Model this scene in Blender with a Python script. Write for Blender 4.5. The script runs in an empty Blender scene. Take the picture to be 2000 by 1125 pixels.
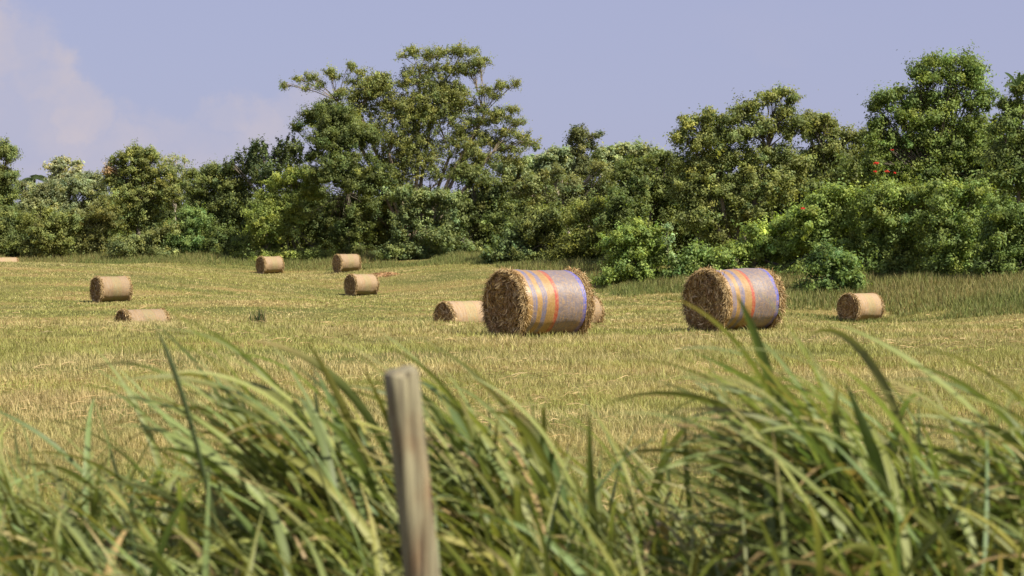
import bpy, math
import numpy as np
from mathutils import Vector

PI = math.pi
scene = bpy.context.scene
COL = scene.collection
F = 3889.0            # focal length in pixels of a 2000 px wide frame (70 mm lens)
CAMH = 1.75           # camera height above the verge
HY = 500.0            # picture row of the horizon
SUN = np.array([0.53, -0.36, 0.76]); SUN /= np.linalg.norm(SUN)


def world(px, py, d):
    """a point seen at pixel px, py that stands d metres away"""
    return np.array([(px - 1000.0) / F * d, d, CAMH - (py - HY) / F * d])


# ------------------------------------------------------------------ noise
def vnoise(x, y, seed=0):
    """smooth 2-D value noise in 0..1"""
    xi = np.floor(x).astype(np.int64); yi = np.floor(y).astype(np.int64)
    fx = x - xi; fy = y - yi
    fx = fx * fx * (3 - 2 * fx); fy = fy * fy * (3 - 2 * fy)

    def h(a, b):
        n = (a * 374761393 + b * 668265263 + seed * 974711) & 0xFFFFFFFF
        n = ((n ^ (n >> 13)) * 1274126177) & 0xFFFFFFFF
        return ((n ^ (n >> 16)) & 0xFFFF) / 65535.0
    a = h(xi, yi); b = h(xi + 1, yi); c = h(xi, yi + 1); d = h(xi + 1, yi + 1)
    return (a * (1 - fx) + b * fx) * (1 - fy) + (c * (1 - fx) + d * fx) * fy


def fbm(x, y, seed=0, o=3):
    s = 0; a = 0.5; t = 0
    for k in range(o):
        s = s + a * vnoise(x * 2 ** k, y * 2 ** k, seed + k); t += a; a *= 0.5
    return s / t


def unit(v):
    return v / np.maximum(np.linalg.norm(v, axis=-1, keepdims=True), 1e-9)


# ------------------------------------------------------------------ mesh helpers
class MB:
    def __init__(self):
        self.v = []; self.q = []; self.t = []; self.c = []; self.n = 0

    def add(self, v, quads=None, tris=None, col=None):
        v = np.asarray(v, dtype=np.float32).reshape(-1, 3)
        self.v.append(v)
        if quads is not None and len(quads):
            self.q.append(np.asarray(quads, dtype=np.int64).reshape(-1, 4) + self.n)
        if tris is not None and len(tris):
            self.t.append(np.asarray(tris, dtype=np.int64).reshape(-1, 3) + self.n)
        c = np.ones((len(v), 4), dtype=np.float32)
        if col is not None:
            c[:, :3] = np.asarray(col, dtype=np.float32)
        self.c.append(c)
        self.n += len(v)

    def build(self, name, mat, parent=None, origin=(0, 0, 0), smooth=False):
        me = bpy.data.meshes.new(name)
        V = np.concatenate(self.v) - np.asarray(origin, dtype=np.float32)
        C = np.concatenate(self.c)
        Q = np.concatenate(self.q) if self.q else np.zeros((0, 4), np.int64)
        T = np.concatenate(self.t) if self.t else np.zeros((0, 3), np.int64)
        loops = np.concatenate([Q.ravel(), T.ravel()]).astype(np.int32)
        starts = np.concatenate([np.arange(len(Q)) * 4, len(Q) * 4 + np.arange(len(T)) * 3]).astype(np.int32)
        me.vertices.add(len(V)); me.vertices.foreach_set('co', V.ravel().astype(np.float32))
        me.loops.add(len(loops)); me.loops.foreach_set('vertex_index', loops)
        me.polygons.add(len(starts)); me.polygons.foreach_set('loop_start', starts)
        if smooth:
            me.polygons.foreach_set('use_smooth', np.ones(len(starts), dtype=bool))
        at = me.attributes.new('col', 'FLOAT_COLOR', 'POINT')
        at.data.foreach_set('color', C.ravel())
        me.update(calc_edges=True); me.validate()
        me.materials.append(mat)
        o = bpy.data.objects.new(name, me); COL.objects.link(o)
        if parent is not None:
            o.parent = parent
        return o


def tag(o, label=None, cat=None, group=None, kind=None):
    if label: o['label'] = label
    if cat: o['category'] = cat
    if group: o['group'] = group
    if kind: o['kind'] = kind
    return o


def thing(name, label, cat, loc, group=None, rz=0.0):
    o = bpy.data.objects.new(name, None); COL.objects.link(o)
    o.empty_display_size = 0.3
    o.location = loc; o.rotation_euler = (0, 0, rz)
    return tag(o, label, cat, group)


def strips(mb, P, W, col):
    """ribbons: P (n,k,3) centre points, W (n,k,3) half width vectors, col (n,3) or (n,k,3)"""
    n, k, _ = P.shape
    V = np.stack([P - W, P + W], axis=2).reshape(n, k * 2, 3)
    base = (np.arange(n) * (k * 2))[:, None, None]
    s = np.arange(k - 1) * 2
    q = np.stack([s, s + 1, s + 3, s + 2], axis=1)[None] + base
    col = np.asarray(col)
    if col.ndim == 2:
        col = np.repeat(col[:, None, :], k, axis=1)
    mb.add(V.reshape(-1, 3), q.reshape(-1, 4), col=np.repeat(col, 2, axis=1).reshape(-1, 3))


def vee_strips(mb, P, W, N, fold, col):
    """ribbons with a raised pair of edges about a midrib"""
    n, k, _ = P.shape
    up = N * (np.linalg.norm(W, axis=2, keepdims=True) * fold)
    V = np.stack([P - W + up, P, P + W + up], axis=2).reshape(n, k * 3, 3)
    base = (np.arange(n) * (k * 3))[:, None, None]
    s = np.arange(k - 1) * 3
    q = np.concatenate([np.stack([s, s + 1, s + 4, s + 3], axis=1),
                        np.stack([s + 1, s + 2, s + 5, s + 4], axis=1)])[None] + base
    col = np.asarray(col)
    if col.ndim == 2:
        col = np.repeat(col[:, None, :], k, axis=1)
    c3 = col[:, :, None, :] * np.array([0.92, 1.22, 0.98])[None, None, :, None]
    mb.add(V.reshape(-1, 3), q.reshape(-1, 4), col=c3.reshape(-1, 3))


def tube(mb, pts, rad, col, sides=6):
    pts = np.asarray(pts, float); k = len(pts)
    rad = np.broadcast_to(np.asarray(rad, float), (k,))
    T = unit(np.gradient(pts, axis=0))
    ref = np.array([0.31, 0.9, 0.1])
    A = unit(np.cross(T, ref)); B = np.cross(T, A)
    a = np.arange(sides) / sides * 2 * PI
    V = pts[:, None, :] + rad[:, None, None] * (np.cos(a)[None, :, None] * A[:, None, :] + np.sin(a)[None, :, None] * B[:, None, :])
    q = []
    for i in range(k - 1):
        for j in range(sides):
            j2 = (j + 1) % sides
            q.append((i * sides + j, i * sides + j2, (i + 1) * sides + j2, (i + 1) * sides + j))
    mb.add(V.reshape(-1, 3), q, col=col)


def curve(a, b, rng, wob=0.08, n=7, rise=0.25):
    """a limb from a to b that leaves upward and bends outward"""
    a = np.asarray(a, float); b = np.asarray(b, float)
    L = np.linalg.norm(b - a)
    c = a + (b - a) * 0.45 + np.array([0, 0, L * rise]) + rng.normal(0, wob * L, 3)
    t = np.linspace(0, 1, n)[:, None]
    p = (1 - t) ** 2 * a + 2 * t * (1 - t) * c + t ** 2 * b
    p[1:-1] += rng.normal(0, wob * 0.25 * L / n * 3, (n - 2, 3))
    return p


# ------------------------------------------------------------------ materials
def new_mat(name):
    m = bpy.data.materials.new(name); m.use_nodes = True
    nt = m.node_tree; nt.nodes.clear()
    return m, nt, nt.nodes.new, nt.links.new


def leaf_material(name, rough=0.5, spec=0.3, trans=0.3, tint=(1.15, 1.1, 0.6)):
    m, nt, N, L = new_mat(name)
    out = N('ShaderNodeOutputMaterial')
    at = N('ShaderNodeAttribute'); at.attribute_name = 'col'
    p = N('ShaderNodeBsdfPrincipled')
    p.inputs['Roughness'].default_value = rough
    p.inputs['Specular IOR Level'].default_value = spec
    L(at.outputs['Color'], p.inputs['Base Color'])
    t = N('ShaderNodeBsdfTranslucent')
    mul = N('ShaderNodeMix'); mul.data_type = 'RGBA'; mul.blend_type = 'MULTIPLY'
    mul.inputs['Factor'].default_value = 1.0
    L(at.outputs['Color'], mul.inputs['A']); mul.inputs['B'].default_value = (*tint, 1)
    L(mul.outputs['Result'], t.inputs['Color'])
    mx = N('ShaderNodeMixShader'); mx.inputs[0].default_value = trans
    L(p.outputs[0], mx.inputs[1]); L(t.outputs[0], mx.inputs[2])
    L(mx.outputs[0], out.inputs['Surface'])
    return m


def bark_material():
    m, nt, N, L = new_mat('bark')
    out = N('ShaderNodeOutputMaterial'); p = N('ShaderNodeBsdfPrincipled')
    at = N('ShaderNodeAttribute'); at.attribute_name = 'col'
    tc = N('ShaderNodeTexCoord'); nz = N('ShaderNodeTexNoise')
    nz.inputs['Scale'].default_value = 6; nz.inputs['Detail'].default_value = 5
    L(tc.outputs['Object'], nz.inputs['Vector'])
    rp = N('ShaderNodeValToRGB')
    rp.color_ramp.elements[0].position = 0.3; rp.color_ramp.elements[0].color = (0.5, 0.47, 0.43, 1)
    rp.color_ramp.elements[1].position = 0.7; rp.color_ramp.elements[1].color = (1.2, 1.17, 1.1, 1)
    L(nz.outputs['Fac'], rp.inputs['Fac'])
    mul = N('ShaderNodeMix'); mul.data_type = 'RGBA'; mul.blend_type = 'MULTIPLY'; mul.inputs['Factor'].default_value = 1
    L(at.outputs['Color'], mul.inputs['A']); L(rp.outputs['Color'], mul.inputs['B'])
    L(mul.outputs['Result'], p.inputs['Base Color']); p.inputs['Roughness'].default_value = 0.85
    L(p.outputs[0], out.inputs['Surface'])
    return m


M_leaf = leaf_material('tree_leaf', 0.55, 0.2, 0.42, (1.15, 1.15, 0.6))
M_blade = leaf_material('grass_blade', 0.5, 0.3, 0.38, (1.05, 1.12, 0.55))
M_stubble = leaf_material('field_grass_blade', 0.6, 0.2, 0.3, (1.1, 1.05, 0.7))
M_straw = leaf_material('straw', 0.5, 0.3, 0.15, (1.1, 1.0, 0.8))
M_petal = leaf_material('petal', 0.5, 0.2, 0.3, (1, 0.6, 0.5))
M_bark = bark_material()

# ------------------------------------------------------------------ terrain
BALES = [  # kind, centre px, top py, diameter px, turn in degrees, label
    ('striped', 1054, 526, 133, 35, 'large striped net wrapped hay bale nearest the centre, with bales peeking out behind it'),
    ('striped', 1436, 527, 122, 36, 'large striped net wrapped hay bale standing alone in the right half of the field'),
    ('plain', 904, 589, 69, 34, 'plain tan hay bale half hidden behind the left end of the central striped bale'),
    ('plain', 1124, 577, 70, 38, 'pale straw bale showing only its edge behind the right end of the central striped bale'),
    ('plain', 1682, 573, 56, 37, 'plain tan hay bale standing alone at far right before the green bushes'),
    ('plain', 218, 540, 51, 36, 'plain tan hay bale standing highest and whole at left of the field'),
    ('plain', 279, 604, 68, 37, 'low tan hay bale sunk behind the rise of ground, only its upper part showing'),
    ('plain', 528, 501, 34, 37, 'small distant hay bale alone at the far field edge below the yellow green shrub'),
    ('plain', 678, 497, 35, 33, 'small distant hay bale under the big spreading tree, beside loose orange hay'),
    ('plain', 707, 536, 42, 37, 'plain pale hay bale just in front of the distant bale under the spreading tree'),
    ('plain', 12, 503, 33, 30, 'tiny distant hay bale at the far left edge of the field'),
]
BD = 1.4
ctrl = []
for px in (-600, 300, 1200, 2600):
    for d, z in ((2, 0), (8, 0), (14, 0.0), (25, 0.07)):
        ctrl.append((px, d, z))
for px in (-300, 300, 700, 1250, 1700, 2300):
    y = 634 if px < 900 else 640
    ctrl.append((px, 47, CAMH - (y - HY) / F * 47))
for (k, px, top, dp, a, lb) in BALES:
    d = BD * F / dp
    ctrl.append((px, d, CAMH - (top + dp - HY) / F * d + 0.03))
for px, d, y in ((-300, 72, 665), (600, 70, 662), (1350, 70, 655), (2000, 70, 650), (-200, 110, 572), (350, 130, 540),
                 (300, 150, 521), (-150, 150, 513), (60, 146, 514), (900, 140, 528), (1100, 120, 572), (420, 100, 590),
                 (850, 105, 592), (1400, 92, 612), (1200, 98, 600), (2000, 88, 625), (1500, 105, 585), (1900, 98, 590)):
    ctrl.append((px, d, CAMH - (y - HY) / F * d))
EDGE = [(-400, 180, 497), (0, 178, 498), (300, 176, 498), (600, 172, 499), (900, 161, 505), (1080, 147, 514), (1200, 131, 536),
        (1300, 124, 546), (1450, 119, 548), (1600, 115, 551), (1800, 110, 551), (2050, 105, 549), (2400, 100, 548)]
for px, d, y in EDGE:
    ctrl.append((px, d, CAMH - (y - HY) / F * d))
for px in (-400, 300, 1000, 1600, 2300):
    ctrl.append((px, 215, 2.0 if px < 900 else 0.8))
CP = np.array([[(p - 1000) / F * d, d * 0.6] for p, d, z in ctrl]); CZ = np.array([z for _, _, z in ctrl])


def tps(r2):
    return 0.5 * r2 * np.log(np.maximum(r2, 1e-9))


_n = len(CP)
_K = tps(((CP[:, None] - CP[None]) ** 2).sum(-1)) + np.eye(_n) * 0.5
_A = np.zeros((_n + 3, _n + 3)); _A[:_n, :_n] = _K
_A[:_n, _n] = 1; _A[:_n, _n + 1:] = CP; _A[_n, :_n] = 1; _A[_n + 1:, :_n] = CP.T
_w = np.linalg.solve(_A, np.concatenate([CZ, np.zeros(3)]))


def ground_z(x, y):
    x = np.asarray(x, float); y = np.asarray(y, float)
    sh = x.shape; xf = x.ravel(); yf = y.ravel()
    out = np.empty(len(xf))
    for i in range(0, len(xf), 100000):
        yc = np.clip(yf[i:i + 100000], 2, 215)
        lim = 0.30 * np.maximum(yc, 20) + 3
        xc = np.clip(xf[i:i + 100000], -lim, lim)
        q = np.stack([xc, yc * 0.6], axis=1)
        r2 = ((q[:, None] - CP[None]) ** 2).sum(-1)
        out[i:i + 100000] = tps(r2) @ _w[:_n] + _w[_n] + q @ _w[_n + 1:]
    out = np.clip(out, -3.0, 2.5)
    out += (fbm(xf * 0.9, yf * 0.9, 5) - 0.5) * 0.07
    return out.reshape(sh)


_ep = np.array([[(p - 1000) / F * d, d] for p, d, y in EDGE])


def edge_d(x, y):
    """distance of the wood's edge in the direction of the point"""
    ang = np.asarray(x) / np.maximum(np.asarray(y), 1.0)
    return np.interp(ang, [(p - 1000) / F for p, d, _ in EDGE], [d for _, d, _ in EDGE])


def ground_material():
    m, nt, N, L = new_mat('field_soil_and_thatch')
    out = N('ShaderNodeOutputMaterial'); p = N('ShaderNodeBsdfPrincipled')
    tc = N('ShaderNodeTexCoord')

    def noise(scale, detail, sx=1, sy=1):
        mp = N('ShaderNodeMapping'); mp.inputs['Scale'].default_value = (sx, sy, 1)
        L(tc.outputs['Object'], mp.inputs['Vector'])
        n = N('ShaderNodeTexNoise'); n.inputs['Scale'].default_value = scale; n.inputs['Detail'].default_value = detail
        L(mp.outputs[0], n.inputs['Vector'])
        return n.outputs['Fac']
    big = noise(0.22, 4, 0.5, 1.2); fine = noise(9, 6)
    r1 = N('ShaderNodeValToRGB')
    e = r1.color_ramp.elements
    e[0].position = 0.38; e[0].color = (0.115, 0.125, 0.036, 1)
    e[1].position = 0.66; e[1].color = (0.27, 0.20, 0.082, 1)
    e.new(0.52).color = (0.19, 0.17, 0.058, 1)
    L(big, r1.inputs['Fac'])
    r2 = N('ShaderNodeValToRGB')
    r2.color_ramp.elements[0].position = 0.3; r2.color_ramp.elements[0].color = (0.45, 0.42, 0.36, 1)
    r2.color_ramp.elements[1].position = 0.7; r2.color_ramp.elements[1].color = (1.2, 1.18, 1.1, 1)
    L(fine, r2.inputs['Fac'])
    mul = N('ShaderNodeMix'); mul.data_type = 'RGBA'; mul.blend_type = 'MULTIPLY'; mul.inputs['Factor'].default_value = 1
    L(r1.outputs['Color'], mul.inputs['A']); L(r2.outputs['Color'], mul.inputs['B'])
    L(mul.outputs['Result'], p.inputs['Base Color'])
    p.inputs['Roughness'].default_value = 0.95; p.inputs['Specular IOR Level'].default_value = 0.1
    bp = N('ShaderNodeBump'); bp.inputs['Strength'].default_value = 0.6; bp.inputs['Distance'].default_value = 0.08
    L(fine, bp.inputs['Height']); L(bp.outputs[0], p.inputs['Normal'])
    L(p.outputs[0], out.inputs['Surface'])
    return m


def build_ground():
    ys = np.concatenate([[-4000, -600, -120, -30, -8], np.arange(0, 60, 0.8), np.arange(60, 215, 1.6), [225, 260, 330, 500, 900, 2000, 5000]])
    xs = np.concatenate([[-5000, -1500, -500, -220, -120], np.arange(-70, 70.1, 1.0), [120, 220, 500, 1500, 5000]])
    X, Y = np.meshgrid(xs, ys); Z = ground_z(X, Y)
    V = np.stack([X, Y, Z], -1).reshape(-1, 3)
    ny, nx = X.shape
    i = np.arange(ny - 1)[:, None] * nx + np.arange(nx - 1)[None]
    q = np.stack([i, i + 1, i + nx + 1, i + nx], -1).reshape(-1, 4)
    mb = MB(); mb.add(V, q)
    o = mb.build('ground', ground_material(), smooth=True)
    tag(o, 'gently rolling mown hay field', None, None, 'structure')


build_ground()


# ------------------------------------------------------------------ field grass (nobody could count it)
def tufts(rng, x, y, h, w, col, name_mb, lean=0.35, segs=3, z=None):
    n = len(x)
    z = ground_z(x, y) if z is None else z
    az = rng.uniform(0, 2 * PI, n)
    bend = rng.uniform(0.1, 1.0, n) * lean
    dirv = np.stack([np.cos(az), np.sin(az), np.zeros(n)], 1)
    t = np.linspace(0, 1, segs)[None, :, None]
    P = np.stack([x, y, z - 0.01], 1)[:, None, :] + h[:, None, None] * (np.array([0, 0, 1.0])[None, None] * t * (1 - 0.25 * bend[:, None, None] * t)
        + dirv[:, None, :] * bend[:, None, None] * t ** 1.6)
    wa = rng.uniform(0, PI, n)
    wv = np.stack([np.cos(wa), np.sin(wa), np.zeros(n)], 1)
    W = wv[:, None, :] * (w[:, None, None] * 0.5) * np.clip(1.0 - t ** 1.5, 0.06, 1)
    strips(name_mb, P, W, col)


def field_colour(rng, x, y, n):
    a = fbm(x * 0.20 + 7, y * 0.26, 11, 4)
    b = fbm(x * 0.6, y * 0.9, 23, 2)
    dry = np.clip((a - 0.47) * 2.8 + (b - 0.5) * 2.2 + rng.normal(0, 0.28, n) + 0.20, 0, 1)[:, None]
    g = np.array([0.325, 0.328, 0.098]); s = np.array([0.475, 0.40, 0.18])
    dry = dry * (1 - .75 * np.clip(1 - np.hypot((x + 2.9) / 2.2, (y - 17) / 5.0), 0, 1))[:, None] ** 1
    bare = np.clip((fbm(x * 0.33 + 40, y * 0.42, 91, 4) - 0.575) * 9, 0, 1)[:, None] * np.clip(1.25 - y / 70, .3, 1)[:, None]
    c = g * (1 - dry) + s * dry
    c = c * (1 - .45 * bare) + np.array([0.48, 0.35, 0.18]) * .45 * bare
    return c * rng.uniform(0.7, 1.28, (n, 1)) * (0.8 + 0.4 * vnoise(x * 2.1 + 3, y * 1.6, 66))[:, None]


def build_field_grass():
    rng = np.random.default_rng(3)
    mb = MB()
    # near field
    n = 380000
    d = 9.5 * (54 / 9.5) ** rng.random(n)
    ang = rng.uniform(-1, 1, n) * (0.285 + 2.2 / d)
    x = ang * d; y = d
    keep = vnoise(x * 3.1, y * 3.1, 4) * 0.6 + vnoise(x * 0.8, y * 0.8, 9) * 0.5 > 0.3
    x, y, d = x[keep], y[keep], d[keep]; n = len(x)
    pa = fbm(x * 0.35, y * 0.5, 31, 2)
    h = rng.uniform(0.05, 0.13, n) * (0.35 + 0.8 * pa + 0.9 * vnoise(x * 2.3, y * 1.7, 61) ** 2) * (1 + 0.6 * (rng.random(n) > 0.97))
    w = np.maximum(0.0055, d * 0.00036) * rng.uniform(0.7, 1.5, n)
    tufts(rng, x, y, h, w, field_colour(rng, x, y, n), mb, 0.8)
    # beyond the rise
    n = 330000
    d = 54 + (170 - 54) * rng.random(n) ** 0.8
    ang = rng.uniform(-0.31, 0.31, n)
    keep = d < edge_d(ang * d, d) - 1
    d = d[keep]; ang = ang[keep]; n = len(d)
    x = ang * d; y = d
    h = rng.uniform(0.05, 0.14, n) * (0.5 + fbm(x * 0.2, y * 0.4, 33, 2))
    w = rng.uniform(0.025, 0.06, n)
    tufts(rng, x, y, h, w, field_colour(rng, x, y, n), mb, 0.8)
    o = mb.build('field_grass', M_stubble)
    tag(o, 'short dry yellow green grass of the mown field', None, None, 'stuff')
    # lying hay litter
    mb = MB(); n = 16000
    d = 10 * (150 / 10.0) ** rng.random(n); x = rng.uniform(-0.3, 0.3, n) * d; y = d
    keep = (fbm(x * 0.5, y * 0.35, 77, 3) > 0.54) & (d < edge_d(x, y) - 8)
    x, y, d = x[keep], y[keep], d[keep]; n = len(x)
    a = rng.normal(0, 0.9, n); Ln = rng.uniform(0.08, 0.22, n) * (1 + d / 120)
    dv = np.stack([np.cos(a), np.sin(a), rng.normal(0, 0.18, n)], 1)
    P = np.stack([x, y, ground_z(x, y) + rng.uniform(0.02, 0.09, n)], 1)[:, None, :] + dv[:, None, :] * Ln[:, None, None] * np.array([-.5, 0, .5])[None, :, None]
    P[:, 1, 2] += 0.02
    W = np.cross(dv, rng.normal(0, 1, (n, 3)))
    W = unit(W)[:, None, :] * (np.maximum(0.003, d * 0.00013))[:, None, None] * np.array([1, 1, .4])[None, :, None]
    strips(mb, P, W, np.array([0.46, 0.33, 0.15]) * rng.uniform(0.6, 1.3, (n, 1)))
    tag(mb.build('hay_litter', M_straw), 'loose dry stalks left lying on the mown grass', None, None, 'stuff')
    # tall verge along the wood
    mb = MB(); n = 120000
    ang = rng.uniform(-0.31, 0.31, n); ed = edge_d(ang, np.ones(n))
    off = rng.uniform(0, 1, n)
    depth = np.interp(ang * F + 1000, [-300, 900, 1150, 1300, 2300], [9, 12, 20, 20, 13])
    d = ed + 4 - off * (depth + 4)
    x = ang * d; y = d
    patch = fbm(x * 0.25, y * 0.25, 41, 3)
    h = rng.uniform(0.3, 0.85, n) * (0.35 + 1.1 * patch) * np.clip(1.25 - 0.95 * off, 0.25, 1)
    keep = (patch > 0.36)
    x, y, h, d, patch = x[keep], y[keep], h[keep], d[keep], patch[keep]; n = len(x)
    w = rng.uniform(0.03, 0.065, n)
    dry = np.clip(rng.normal(0.16, 0.28, n) + (fbm(x * 0.15, y * 0.2, 51, 3) - 0.5) * 1.0, 0, 1)[:, None]
    c = (np.array([0.165, 0.20, 0.058]) * (1 - dry) + np.array([0.32, 0.25, 0.105]) * dry) * rng.uniform(0.7, 1.3, (n, 1))
    tufts(rng, x, y, h, w, c, mb, 0.5)
    tag(mb.build('verge_grass', M_stubble), 'taller green grass along the foot of the trees', None, None, 'stuff')


build_field_grass()

# ------------------------------------------------------------------ hay bales
BL = 1.74; BR = BD / 2


def hay_core_material():
    m, nt, N, L = new_mat('packed_hay')
    out = N('ShaderNodeOutputMaterial'); p = N('ShaderNodeBsdfPrincipled')
    tc = N('ShaderNodeTexCoord'); mp = N('ShaderNodeMapping'); mp.inputs['Scale'].default_value = (14, 14, 14)
    L(tc.outputs['Object'], mp.inputs['Vector'])
    n = N('ShaderNodeTexNoise'); n.inputs['Scale'].default_value = 1.6; n.inputs['Detail'].default_value = 8; n.inputs['Roughness'].default_value = 0.7
    L(mp.outputs[0], n.inputs['Vector'])
    r = N('ShaderNodeValToRGB'); e = r.color_ramp.elements
    e[0].position = 0.32; e[0].color = (0.10, 0.058, 0.022, 1); e[1].position = 0.7; e[1].color = (0.42, 0.27, 0.11, 1)
    L(n.outputs['Fac'], r.inputs['Fac']); L(r.outputs['Color'], p.inputs['Base Color'])
    p.inputs['Roughness'].default_value = 0.9; p.inputs['Specular IOR Level'].default_value = 0.15
    b = N('ShaderNodeBump'); b.inputs['Strength'].default_value = 1; b.inputs['Distance'].default_value = 0.05
    L(n.outputs['Fac'], b.inputs['Height']); L(b.outputs[0], p.inputs['Normal'])
    L(p.outputs[0], out.inputs['Surface'])
    return m


def net_material(name, stripes, cover, gloss, straw=(0.29, 0.185, 0.08)):
    """stripes: (position 0..1 along the roll, colour); thin plastic threads over straw"""
    m, nt, N, L = new_mat(name)
    out = N('ShaderNodeOutputMaterial'); p = N('ShaderNodeBsdfPrincipled')
    tc = N('ShaderNodeTexCoord'); sx = N('ShaderNodeSeparateXYZ')
    L(tc.outputs['Object'], sx.inputs[0])
    # wander the stripe edges a little
    nw = N('ShaderNodeTexNoise'); nw.inputs['Scale'].default_value = 3.0; nw.inputs['Detail'].default_value = 3
    L(tc.outputs['Object'], nw.inputs['Vector'])
    ad = N('ShaderNodeMath'); ad.operation = 'MULTIPLY_ADD'; ad.inputs[1].default_value = 0.05
    L(nw.outputs['Fac'], ad.inputs[0]); L(sx.outputs['X'], ad.inputs[2])
    u = N('ShaderNodeMath'); u.operation = 'MULTIPLY_ADD'; u.inputs[1].default_value = 1 / BL; u.inputs[2].default_value = 0.5 - 0.025 / BL
    L(ad.outputs[0], u.inputs[0])
    r = N('ShaderNodeValToRGB'); r.color_ramp.interpolation = 'LINEAR'
    e = r.color_ramp.elements
    while len(e) > 1: e.remove(e[-1])
    e[0].position = 0; e[0].color = (*stripes[0][1], 1)
    for i in range(1, len(stripes)):
        s = stripes[i][0]
        e.new(s - 0.008).color = (*stripes[i - 1][1], 1)
        e.new(s + 0.008).color = (*stripes[i][1], 1)
    L(u.outputs[0], r.inputs['Fac'])
    # threads: fine lines running round the roll, broken by straw
    mp = N('ShaderNodeMapping'); mp.inputs['Scale'].default_value = (34, 2.5, 2.5); L(tc.outputs['Object'], mp.inputs['Vector'])
    th = N('ShaderNodeTexNoise'); th.inputs['Scale'].default_value = 1.0; th.inputs['Detail'].default_value = 3
    L(mp.outputs[0], th.inputs['Vector'])
    mp2 = N('ShaderNodeMapping'); mp2.inputs['Scale'].default_value = (13, 15, 15); L(tc.outputs['Object'], mp2.inputs['Vector'])
    sn = N('ShaderNodeTexNoise'); sn.inputs['Scale'].default_value = 1.3; sn.inputs['Detail'].default_value = 6; sn.inputs['Roughness'].default_value = 0.75
    L(mp2.outputs[0], sn.inputs['Vector'])
    sr = N('ShaderNodeValToRGB')
    sr.color_ramp.elements[0].position = 0.33; sr.color_ramp.elements[0].color = (straw[0] * .35, straw[1] * .33, straw[2] * .3, 1)
    sr.color_ramp.elements[1].position = 0.66; sr.color_ramp.elements[1].color = (straw[0] * 1.35, straw[1] * 1.3, straw[2] * 1.2, 1)
    L(sn.outputs['Fac'], sr.inputs['Fac'])
    sm = N('ShaderNodeMath'); sm.operation = 'ADD'; L(th.outputs['Fac'], sm.inputs[0]); L(sn.outputs['Fac'], sm.inputs[1])
    cr = N('ShaderNodeMapRange'); cr.inputs['From Min'].default_value = 0.75; cr.inputs['From Max'].default_value = 1.25
    cr.inputs['To Min'].default_value = cover + 0.28; cr.inputs['To Max'].default_value = cover - 0.4
    L(sm.outputs[0], cr.inputs['Value'])
    mx = N('ShaderNodeMix'); mx.data_type = 'RGBA'
    L(cr.outputs[0], mx.inputs['Factor']); L(sr.outputs['Color'], mx.inputs['A']); L(r.outputs['Color'], mx.inputs['B'])
    oi = N('ShaderNodeObjectInfo'); wr = N('ShaderNodeMapRange'); wr.inputs['To Min'].default_value = .82; wr.inputs['To Max'].default_value = 1.12
    L(oi.outputs['Random'], wr.inputs['Value'])
    wm = N('ShaderNodeVectorMath'); wm.operation = 'SCALE'; L(mx.outputs['Result'], wm.inputs[0]); L(wr.outputs[0], wm.inputs['Scale'])
    L(mx.outputs['Result'] if gloss else wm.outputs[0], p.inputs['Base Color'])
    p.inputs['Roughness'].default_value = 0.5 if gloss else 0.7
    p.inputs['Specular IOR Level'].default_value = 0.4 if gloss else 0.25
    if gloss:
        p.inputs['Coat Weight'].default_value = 0.7; p.inputs['Coat Roughness'].default_value = 0.45; p.inputs['Coat Tint'].default_value = (.95, .96, 1, 1)
    b = N('ShaderNodeBump'); b.inputs['Strength'].default_value = 0.7; b.inputs['Distance'].default_value = 0.012
    L(sm.outputs[0], b.inputs['Height']); L(b.outputs[0], p.inputs['Normal'])
    L(p.outputs[0], out.inputs['Surface'])
    return m


Y_, V_, R_, G_, B_ = (0.36, 0.20, 0.045), (0.125, 0.135, 0.24), (0.42, 0.03, 0.018), (0.155, 0.145, 0.18), (0.03, 0.08, 0.48)
M_core = hay_core_material()
M_striped = net_material('striped_net', [(0, Y_), (.105, V_), (.17, Y_), (.245, V_), (.315, Y_), (.43, R_), (.485, G_), (.845, B_), (.90, B_)], 0.58, True)
M_plain = net_material('pale_net', [(0, (0.37, 0.29, 0.205)), (0.38, (0.32, 0.305, 0.18)), (0.66, (0.37, 0.295, 0.21)), (0.95, (0.37, 0.29, 0.20))], 0.46, False)


def bale_r(u, a, seed):
    """radius of the roll: lumpy, a little flattened where it rests"""
    r = BR * (1 + 0.05 * (vnoise(u * 5 + seed, a * 2.0, seed) - 0.5) + 0.06 * (vnoise(u * 2 + seed, a * 1.1, seed + 3) - 0.5))
    s = -np.sin(a)
    return r * (1 - 0.07 * np.clip(s - 0.5, 0, 1) / 0.5)


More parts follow.
